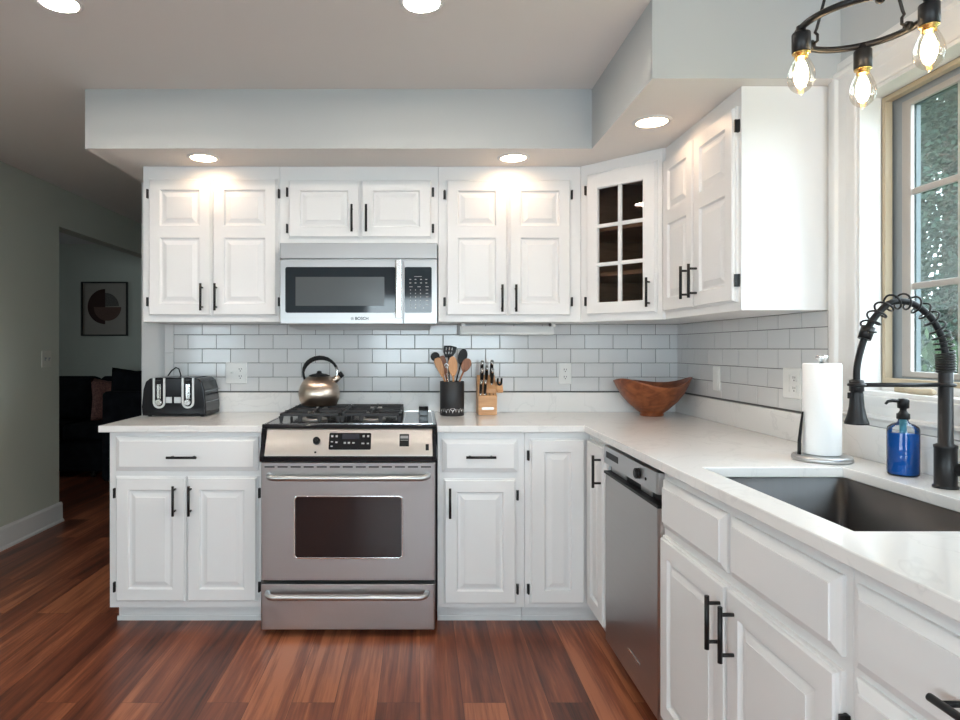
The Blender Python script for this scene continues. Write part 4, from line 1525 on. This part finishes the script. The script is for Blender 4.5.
utensil('slotted_turner', 'black slotted turner, tallest utensil in the crock', 'spatula', 448.5, 345.6, .062, (-.012, .010), BLACKP, BLACKP, 'turner', .012)
utensil('serving_spoon', 'black solid spoon rising at the crock side nearest the knife block', 'spoon', 464.5, 349, .085, (-.020, .012), BLACKP, BLACKP, 'spoon', .010)
utensil('wooden_spoon', 'pale wooden spoon in front of the slotted turner in the crock', 'spoon', 452.5, 356.3, .105, (.012, -.024), SPOONW, SPOONW, 'spoon', -.030, .008)
utensil('wooden_spatula', 'pale wooden slotted spatula leaning toward the range', 'spatula', 436.5, 358, .100, (.022, -.006), SPOONW, SPOONW, 'paddle', -.016, .007)
utensil('wooden_paddle', 'reddish brown wooden spatula leaning over behind the others', 'spatula', 441, 356, .095, (.018, .026), SPOOND, SPOOND, 'paddle', .034, .007)
utensil('small_ladle', 'black rounded scoop at the crock edge nearest the range', 'ladle', 433.5, 352.5, .050, (.030, .004), SPOOND, BLACKP, 'spoon', .008, .006)
utensil('dark_wooden_spoon', 'dark brown wooden spoon lowest beside the black spoon', 'spoon', 468.8, 358.5, .075, (-.030, -.010), SPOOND, SPOOND, 'spoon', -.008, .007)
utensil('whisk_handle', 'thin steel utensil with a ring end in the crock', 'utensil', 446.2, 363.8, .020, (.004, -.034), CHROME, CHROME, 'loop', -.042, .0038)

# ------------------------------------------------------------------ knife block and knives
BX0, BX1, BYF, BYB = .302, .398, -.190, -.060
kb = thing('knife_block', 'light wooden knife block with dark-handled knives', 'knife block', ((BX0 + BX1) / 2, -.125, CT))
bm = B()
KP = [(BYF, .0005), (BYF, .100), (BYF + .028, .112), (BYF + .028, .135), (BYB - .028, .205), (BYB, .190), (BYB + .012, .0005)]
prism(bm, KP, BX0, BX1, lambda p, q, a: (a, p, CT + q))
prism(bm, [(BYF + .010, .118), (BYF + .040, .112), (BYF + .075, .165), (BYF + .050, .172)], BX1, BX1 + .034, lambda p, q, a: (a, p, CT + q))
obj('block', bm, BLOCKW, kb, 0.003)
bm = B(); prism(bm, [((BX0 + BX1) / 2 + p, CT + .035 + q) for p, q in rrect(.062, .013, .004)], 0, .0015, lambda p, q, a: (p, BYF - a, q)); obj('badge', bm, SILVER, kb)
bm = B()
for k in range(3):
    box(bm, BX0 + .040 + k * .018, BX0 + .043 + k * .018, BYF + .003, BYF + .022, CT + .104, CT + .1115)
obj('slots', bm, BLACKP, kb)


def knife(x, y, z, L_, r, label, name='kitchen_knife'):
    t = thing(name, label, 'knife', (x, y, CT + z), 'knives in the block')
    d = Vector((0, -.50, .866))
    p = Vector((x, y, CT + z))
    bm = B(); tube(bm, [p - d * .03, p + d * .010], r * .9, 10, flat=(.7, 1)); obj('bolster', bm, CHROME, t)
    r *= 1.2
    bm = B(); tube(bm, [p + d * .010, p + d * (.012 + L_ * .4), p + d * L_ * .85, p + d * L_], [r, r * 1.1, r, r * .95], 12, flat=(.75, 1.15)); h = obj('handle', bm, BLACKP, t)
    bm = B(); tube(bm, [p + d * (L_ - .012), p + d * (L_ + .004)], r * 1.02, 12, flat=(.75, 1.15)); obj('end_cap', bm, CHROME, h)
    bm = B()
    for k in (.3, .5, .7):
        q = p + d * L_ * k
        cyl(bm, q + Vector((-r * .3, -.003, -.001)) - Vector((0, r * .9, 0)), q + Vector((r * .3, -.003, -.001)) - Vector((0, r * 1.05, 0)), .0015, n=6)
    return t


sl = lambda y: .135 + (y - (BYF + .028)) * (.205 - .135) / ((BYB - .028) - (BYF + .028))
knife(.325, -.105, sl(-.105), .098, .0095, 'dark-handled knife highest at the block side near the crock')
knife(.322, -.138, sl(-.138), .088, .0095, 'dark-handled knife just in front of the highest one near the crock')
knife(.349, -.118, sl(-.118), .080, .0090, 'dark-handled knife in the middle of the block')
knife(.376, -.103, sl(-.103), .098, .0095, 'dark-handled knife highest at the block side with the wing')
knife(.376, -.136, sl(-.136), .086, .0095, 'dark-handled knife in front of the highest by the wing')
knife(.314, -.176, .107, .080, .0080, 'small steak knife in the low front step, at the edge', 'steak_knife')
knife(.336, -.176, .107, .080, .0080, 'small steak knife in the low front step, second in', 'steak_knife')
t = thing('kitchen_shears', 'black-handled shears in the side wing of the knife block', 'shears', (BX1 + .017, -.15, CT + .15))
bm = B()
pts = [(BX1 + .017 + .010 * math.cos(PI + PI * k / 8), -.158, CT + .168 + .012 * math.sin(PI + PI * k / 8)) for k in range(9)]
pts = [(BX1 + .007, -.162, CT + .190)] + pts + [(BX1 + .027, -.162, CT + .190)]
tube(bm, pts, .0055, 8); obj('handles', bm, BLACKP, t)

# ------------------------------------------------------------------ wooden bowl
OX, OY = 1.188, -.212
bm = B()


def bowl_fn(p, t):
    k = max(0, min(1, (p.z - .03) / .15))
    wav = .015 * math.cos(2 * t) + .011 * math.cos(3 * t + 1.0)
    return (p.x * (1 + .03 * math.cos(3 * t)), p.y * .92, p.z + k ** 1.5 * wav)


lathe(bm, [(0, .0005), (.055, .0005), (.060, .006), (.056, .014), (.080, .032), (.122, .068), (.154, .105), (.176, .142), (.190, .170), (.194, .177), (.188, .178), (.168, .145), (.146, .110), (.114, .075), (.07, .043), (.03, .034), (0, .032)], (OX, OY, CT), 56, fn=bowl_fn)
o = obj('wooden_bowl', bm, BOWLW)
tag(o, 'reddish brown wooden bowl with a wavy rim in the counter corner', 'bowl')
center_on(o, (OX, OY, CT))

# ------------------------------------------------------------------ paper towel holder
PX_, PY_ = 1.240, -1.520
ph = thing('paper_towel_holder', 'brushed steel paper towel holder with dark tension arm beside the window', 'paper towel holder', (PX_, PY_, CT))
bm = B(); lathe(bm, [(.079, .0005), (.083, .003), (.083, .012), (.078, .018), (.02, .019)], (PX_, PY_, CT), 48); obj('base', bm, STEEL, ph)
bm = B(); cyl(bm, (PX_, PY_, CT + .018), (PX_, PY_, CT + .300), .0075); obj('post', bm, BLACKP, ph)
bm = B(); lathe(bm, [(.008, .300), (.009, .308), (.015, .314), (.018, .320), (.015, .324), (0, .326)], (PX_, PY_, CT), 28); obj('knob', bm, CHROME, ph)
bm = B(); tube(bm, [(PX_ - .067, PY_ + .005, CT + .014), (PX_ - .0665, PY_ + .005, CT + .06), (PX_ - .061, PY_ + .005, CT + .11), (PX_ - .056, PY_ + .005, CT + .150)], [.008, .0075, .006, .004], 8, flat=(1, .5)); obj('tension_arm', bm, BLACKP, ph)
bm = B(); lathe(bm, [(.018, .021), (.0505, .021), (.0525, .024), (.0525, .296), (.0505, .299), (.018, .299), (.018, .021)], (PX_, PY_, CT), 48, cap0=False, cap1=False)
o = obj('paper_towel_roll', bm, PAPER)
tag(o, 'white paper towel roll standing on the steel holder', 'paper towel')
center_on(o, (PX_, PY_, CT + .021))

# ------------------------------------------------------------------ faucet
FX, FY = 1.300, -1.912
fc = thing('faucet', 'matte black spring-coil pull-down faucet behind the sink', 'faucet', (FX, FY, CT))
bm = B(); lathe(bm, [(.027, .0005), (.027, .006), (.0235, .008), (.0235, .098), (.0245, .100), (.0245, .106), (.016, .110), (.0152, .286), (.014, .290)], (FX, FY, CT), 28); obj('post', bm, BLACK, fc)
core = [(FX, 1.200), (FX, 1.235), (1.2926, 1.28), (1.268, 1.33), (1.233, 1.362), (1.201, 1.375), (1.164, 1.372), (1.134, 1.347), (1.112, 1.317), (1.104, 1.297), (1.09, 1.255), (1.081, 1.211), (1.08, 1.174)]


def catmull(P, n=8):
    out = []
    P = [Vector(p) for p in P]
    Q = [P[0]] + P + [P[-1]]
    for i in range(1, len(Q) - 2):
        for k in range(n):
            t = k / n
            a, b, c, d = Q[i - 1], Q[i], Q[i + 1], Q[i + 2]
            out.append(0.5 * ((2 * b) + (c - a) * t + (2 * a - 5 * b + 4 * c - d) * t * t + (3 * b - a - 3 * c + d) * t ** 3))
    out.append(P[-1])
    return out


cpath = catmull([(x, FY, z) for x, z in core], 8)
bm = B(); tube(bm, cpath, .0078, 12); obj('hose', bm, BLACKP, fc)
# coil: helix along the arch up to the collar
arch = cpath[:9 * 8 + 1]
acc = [0]
for i in range(1, len(arch)):
    acc.append(acc[-1] + (arch[i] - arch[i - 1]).length)
TL = acc[-1]


def at_len(s):
    for i in range(1, len(acc)):
        if s <= acc[i]:
            f = (s - acc[i - 1]) / max(1e-9, acc[i] - acc[i - 1])
            return arch[i - 1].lerp(arch[i], f), (arch[i] - arch[i - 1]).normalized()
    return arch[-1], (arch[-1] - arch[-2]).normalized()


pts = []
ph_ = 0.0
s = 0.0
while s < TL:
    p, d = at_len(s)
    a = Vector((0, 1, 0))
    b = d.cross(a).normalized()
    pts.append(p + a * .0188 * math.cos(ph_) + b * .0188 * math.sin(ph_))
    pitch = .0062 if s < .045 else (.015 if s < .10 else .0265)
    ds = pitch / 16
    ph_ += 2 * PI / 16
    s += ds
bm = B(); tube(bm, pts, .0026, 7); obj('spring_coil', bm, BLACK, fc)
p9 = Vector((1.104, FY, 1.297)); dd_ = (Vector((1.09, FY, 1.255)) - Vector((1.112, FY, 1.317))).normalized()
bm = B(); cyl(bm, p9 - dd_ * .016, p9 + dd_ * .016, .0155, .0145, 20); obj('collar', bm, BLACK, fc)
bm = B(); tube(bm, [(FX, FY, 1.169), (1.094, FY, 1.169)], .0055, 10); ring_tube(bm, (1.08, FY, 1.169), .0165, .004, 24, 8); ring_tube(bm, (FX, FY, 1.169), .0185, .004, 24, 8); obj('docking_arm', bm, BLACK, fc)
bm = B(); lathe(bm, [(.010, 1.182), (.0160, 1.180), (.0160, 1.154), (.0130, 1.152), (.0145, 1.147), (.0150, 1.135), (.0165, 1.115), (.0215, 1.090), (.0265, 1.076), (.0265, 1.072), (.020, 1.071), (0, 1.073)], (1.08, FY, 0), 28); sh = obj('spray_head', bm, BLACK, fc)
bm = B(); box(bm, 1.0605, 1.0665, FY - .006, FY + .006, 1.135, 1.150); obj('button', bm, BLACKP, sh, .001)
bm = B(); tube(bm, [(FX + .010, FY - .010, .962), (FX + .030, FY - .035, .962), (FX + .045, FY - .052, .962)], .0155, 16); tube(bm, [(FX + .040, FY - .046, .962), (FX + .062, FY - .066, .966), (FX + .085, FY - .09, .968)], [.008, .0065, .006], 10); obj('lever', bm, BLACK, fc)

# ------------------------------------------------------------------ soap dispenser
QX, QY = 1.316, -1.752
sd = thing('soap_dispenser', 'clear bottle of blue dish soap with a black pump', 'soap dispenser', (QX, QY, CT))
bm = B(); lathe(bm, [(.033, .0005), (.0365, .004), (.0372, .012), (.0372, .124), (.035, .132), (.026, .139), (.015, .143), (.012, .147), (.012, .156)], (QX, QY, CT), 36, cap1=False); obj('bottle', bm, BOTGL, sd)
bm = B(); lathe(bm, [(.032, .004), (.0355, .008), (.0355, .1145), (.0, .115)], (QX, QY, CT), 36); obj('liquid', bm, SOAP, sd)
bm = B(); lathe(bm, [(.015, .153), (.0155, .155), (.0155, .167), (.011, .170), (.008, .176), (.008, .181), (.0135, .183), (.014, .204), (.011, .208), (0, .209)], (QX, QY, CT), 28); pp = obj('pump', bm, BLACKP, sd)
bm = B(); tube(bm, [(QX - .008, QY, CT + .201), (QX - .030, QY, CT + .203), (QX - .042, QY, CT + .201), (QX - .048, QY, CT + .194)], [.005, .0045, .004, .0032], 8); obj('spout', bm, BLACKP, pp)
bm = B(); cyl(bm, (QX, QY, CT + .1135), (QX, QY, CT + .155), .0085, n=12); obj('dip_tube', bm, mat('teal_plastic', (.10, .35, .42), .3), sd)

# ------------------------------------------------------------------ pendant over the sink
HX, HY, HZ, HR = 1.008, -2.033, 2.000, .128
ch = thing('chandelier', 'black ring chandelier with three clear glowing filament bulbs', 'chandelier', (HX, HY, CEIL))
bm = B(); ring_tube(bm, (HX, HY, HZ), HR, .0078, 64, 12); obj('ring', bm, BLACK, ch)
bm = B(); lathe(bm, [(.062, 0.0), (.062, -.012), (.055, -.022), (.012, -.026), (.008, -.06), (.008, -.090), (.014, -.095), (.014, -.110), (0, -.113)], (HX, HY, CEIL - .0005), 32); obj('canopy', bm, BLACK, ch)
for k in range(3):
    a = math.radians((118, 4, -107)[k])
    d = Vector((math.cos(a), math.sin(a), 0))
    p = Vector((HX, HY, HZ)) + d * HR
    bm = B()
    cyl(bm, p - d * .010 + Vector((0, 0, .0)), p - d * .020, .010, n=14)
    tube(bm, [p - d * .020, p - d * .030 + Vector((0, 0, .004)), p - d * .030 + Vector((0, 0, .018)), p - d * .024 + Vector((0, 0, .026)), p - d * .028 + Vector((0, 0, .034)), Vector((HX, HY, CEIL - .10)) + d * .012], .0035, 8)
    obj('rod', bm, BLACK, ch)
for k in range(3):
    a = math.radians((172, 54, -57)[k])
    d = Vector((math.cos(a), math.sin(a), 0))
    p = Vector((HX, HY, HZ)) + d * HR
    bm = B(); lathe(bm, [(.010, .004), (.010, -.010), (.0185, -.012), (.0195, -.014), (.0195, -.056), (.018, -.057)], p, 24); so_ = obj('socket', bm, BLACK, ch)
    bm = B(); lathe(bm, [(.0185, -.0575), (.0185, -.060), (.0135, -.061), (.0135, -.070)], p, 24); obj('socket_rim', bm, BRASS, so_)
    bm = B(); lathe(bm, [(.0130, -.064), (.0150, -.070), (.0205, -.082), (.0265, -.097), (.0290, -.112), (.0275, -.126), (.0210, -.139), (.0120, -.147), (.0040, -.151), (.0018, -.155), (0, -.156)], p, 28, cap0=False); bo = obj('bulb', bm, BULBGL, ch, recalc=True)
    bm = B()
    for j in range(8):
        b_ = 2 * PI * j / 8
        q = lambda rr, z: (p.x + rr * math.cos(b_ + z * 6), p.y + rr * math.sin(b_ + z * 6), p.z + z)
        tube(bm, [q(.005, -.078), q(.009, -.088), q(.0125, -.102), q(.0125, -.118), q(.007, -.134)], .0021, 6)
    obj('filament', bm, FILA, bo)
    bm = B(); lathe(bm, [(.006, -.068), (.004, -.085), (.002, -.130), (0, -.132)], p, 10); obj('stem', bm, BULBGL, bo)

# ------------------------------------------------------------------ living room through the opening
LW = 3.7
pc = thing('picture', 'framed abstract print of a split brown circle on the far wall', 'picture', (-3.54, LW, 1.40))
sq = 640 / (3.495 + LW)
pu0, pu1, pv0, pv1 = PX(82, sq), PX(128.4, sq), 1.259 + (348.5 - 336) / sq, 1.259 + (348.5 - 282) / sq
fp = FB(LW - .0006)
bm = B()
f = .016
for a, b_, c, d in ((pu0, pu0 + f, pv0, pv1), (pu1 - f, pu1, pv0, pv1), (pu0 + f, pu1 - f, pv0, pv0 + f), (pu0 + f, pu1 - f, pv1 - f, pv1)):
    box(bm, a, b_, c, d, 0, .03)
fp.apply(bm); obj('frame', bm, FRAMEM, pc, .002)
bm = B(); box(bm, pu0 + f, pu1 - f, pv0 + f, pv1 - f, 0.0, .012); fp.apply(bm); pr = obj('print', bm, MATBOARD, pc)
fpx = lambda px, py: (PX(76 + px / 10.917, sq), 1.259 + (348.5 - (276 + py / 10.909)) / sq)


def sector(name, cxy, r, a0, a1, m, w):
    bm = B()
    c = fpx(*cxy)
    r = r / 10.917 / sq
    pts = [c] + [(c[0] + r * math.cos(math.radians(a0 + (a1 - a0) * k / 24)), c[1] + r * math.sin(math.radians(a0 + (a1 - a0) * k / 24))) for k in range(25)]
    bm.faces.new([bm.verts.new(fp.p(p, q, w)) for p, q in pts])
    obj(name, bm, m, pr)


sector('dark_half', (325, 335), 192, 90, 270, ART1, .0124)
sector('grey_quarter', (325, 335), 150, 2, 90, ART3, .0124)
sector('brown_half', (350, 340), 150, 180, 360, ART2, .0128)


def cushion(bm, x0, x1, y0, y1, z0, z1, n=1):
    box(bm, x0, x1, y0, y1, z0, z1)


sf = thing('sofa', 'black upholstered sectional sofa in the dim living room', 'sofa', (-3.4, 3.1, 0))
bm = B(); box(bm, -5.4, -1.60, 2.72, 3.62, .06, .36); box(bm, -2.84, -1.60, 2.25, 2.72, .06, .36); obj('base', bm, SOFAF, sf, .03, 4)
for a, b_ in ((-5.35, -4.42), (-4.41, -3.48), (-3.47, -2.75)):
    bm = B(); box(bm, a, b_, 2.68, 3.36, .36, .52); obj('seat_cushion', bm, SOFAF, sf, .05, 5)
    bm = B(); prism(bm, [(3.18, .50), (3.40, .50), (3.60, .93), (3.46, .96), (3.30, .90)], a + .01, b_ - .01, lambda p, q, a_: (a_, p, q)); obj('back_cushion', bm, SOFAF, sf, .05, 5)
bm = B(); box(bm, -2.745, -1.62, 2.70, 3.30, .36, .52); obj('seat_cushion', bm, SOFAF, sf, .05, 5)
bm = B(); prism(bm, [(2.25, .06), (2.50, .06), (2.50, .50), (2.44, .87), (2.26, .87)], -2.87, -1.6, lambda p, q, a_: (a_, p, q)); obj('arm', bm, SOFAF, sf, .04, 4)
bm = B(); prism(bm, [(3.50, .06), (3.68, .06), (3.68, .86), (3.52, .86)], -5.4, -1.6, lambda p, q, a_: (a_, p, q)); obj('back', bm, SOFAF, sf, .03, 4)
bm = B()
for x in (-5.3, -4.2, -3.2):
    cyl(bm, (x, 2.78, 0), (x, 2.78, .06), .025)
obj('feet', bm, FRAMEM, sf)


def pillow(label, c, w, h, d, rz, rx, m, ry=0.0):
    bm = B()
    n = 10
    V = {}
    for s in (-1, 1):
        for i in range(n + 1):
            for j in range(n + 1):
                u, v = -1 + 2 * i / n, -1 + 2 * j / n
                k = max(0, (1 - u * u) * (1 - v * v)) ** .38
                e = 1 - .10 * (1 - abs(u * v)) * (max(abs(u), abs(v))) ** 3
                edge = i in (0, n) or j in (0, n)
                key = (i, j, 0 if edge else s)
                if key not in V:
                    V[key] = bm.verts.new((u * w / 2 * e, s * d / 2 * k if not edge else 0, v * h / 2 * e))
        for i in range(n):
            for j in range(n):
                g = lambda a, b_: V[(a, b_, 0 if (a in (0, n) or b_ in (0, n)) else s)]
                f_ = bm.faces.new([g(i, j), g(i + 1, j), g(i + 1, j + 1), g(i, j + 1)])
                f_.smooth = True
    o = obj('throw_pillow', bm, m)
    o.location = c
    o.rotation_euler = (rx, ry, rz)
    tag(o, label, 'pillow', 'sofa pillows')
    return o


pillow('mauve patterned throw pillow between the dark pillows on the sofa', (-3.20, 3.08, .73), .36, .44, .13, .9, -.25, MAUVE, .12)
pillow('black throw pillow with pointed corners behind the sofa arm', (-2.82, 2.80, .80), .46, .54, .14, .15, -.25, SOFAF, .05)
pillow('black throw pillow leaning at the sofa side nearest the sage wall edge', (-3.62, 3.06, .745), .56, .46, .15, -.05, -.28, SOFAF)
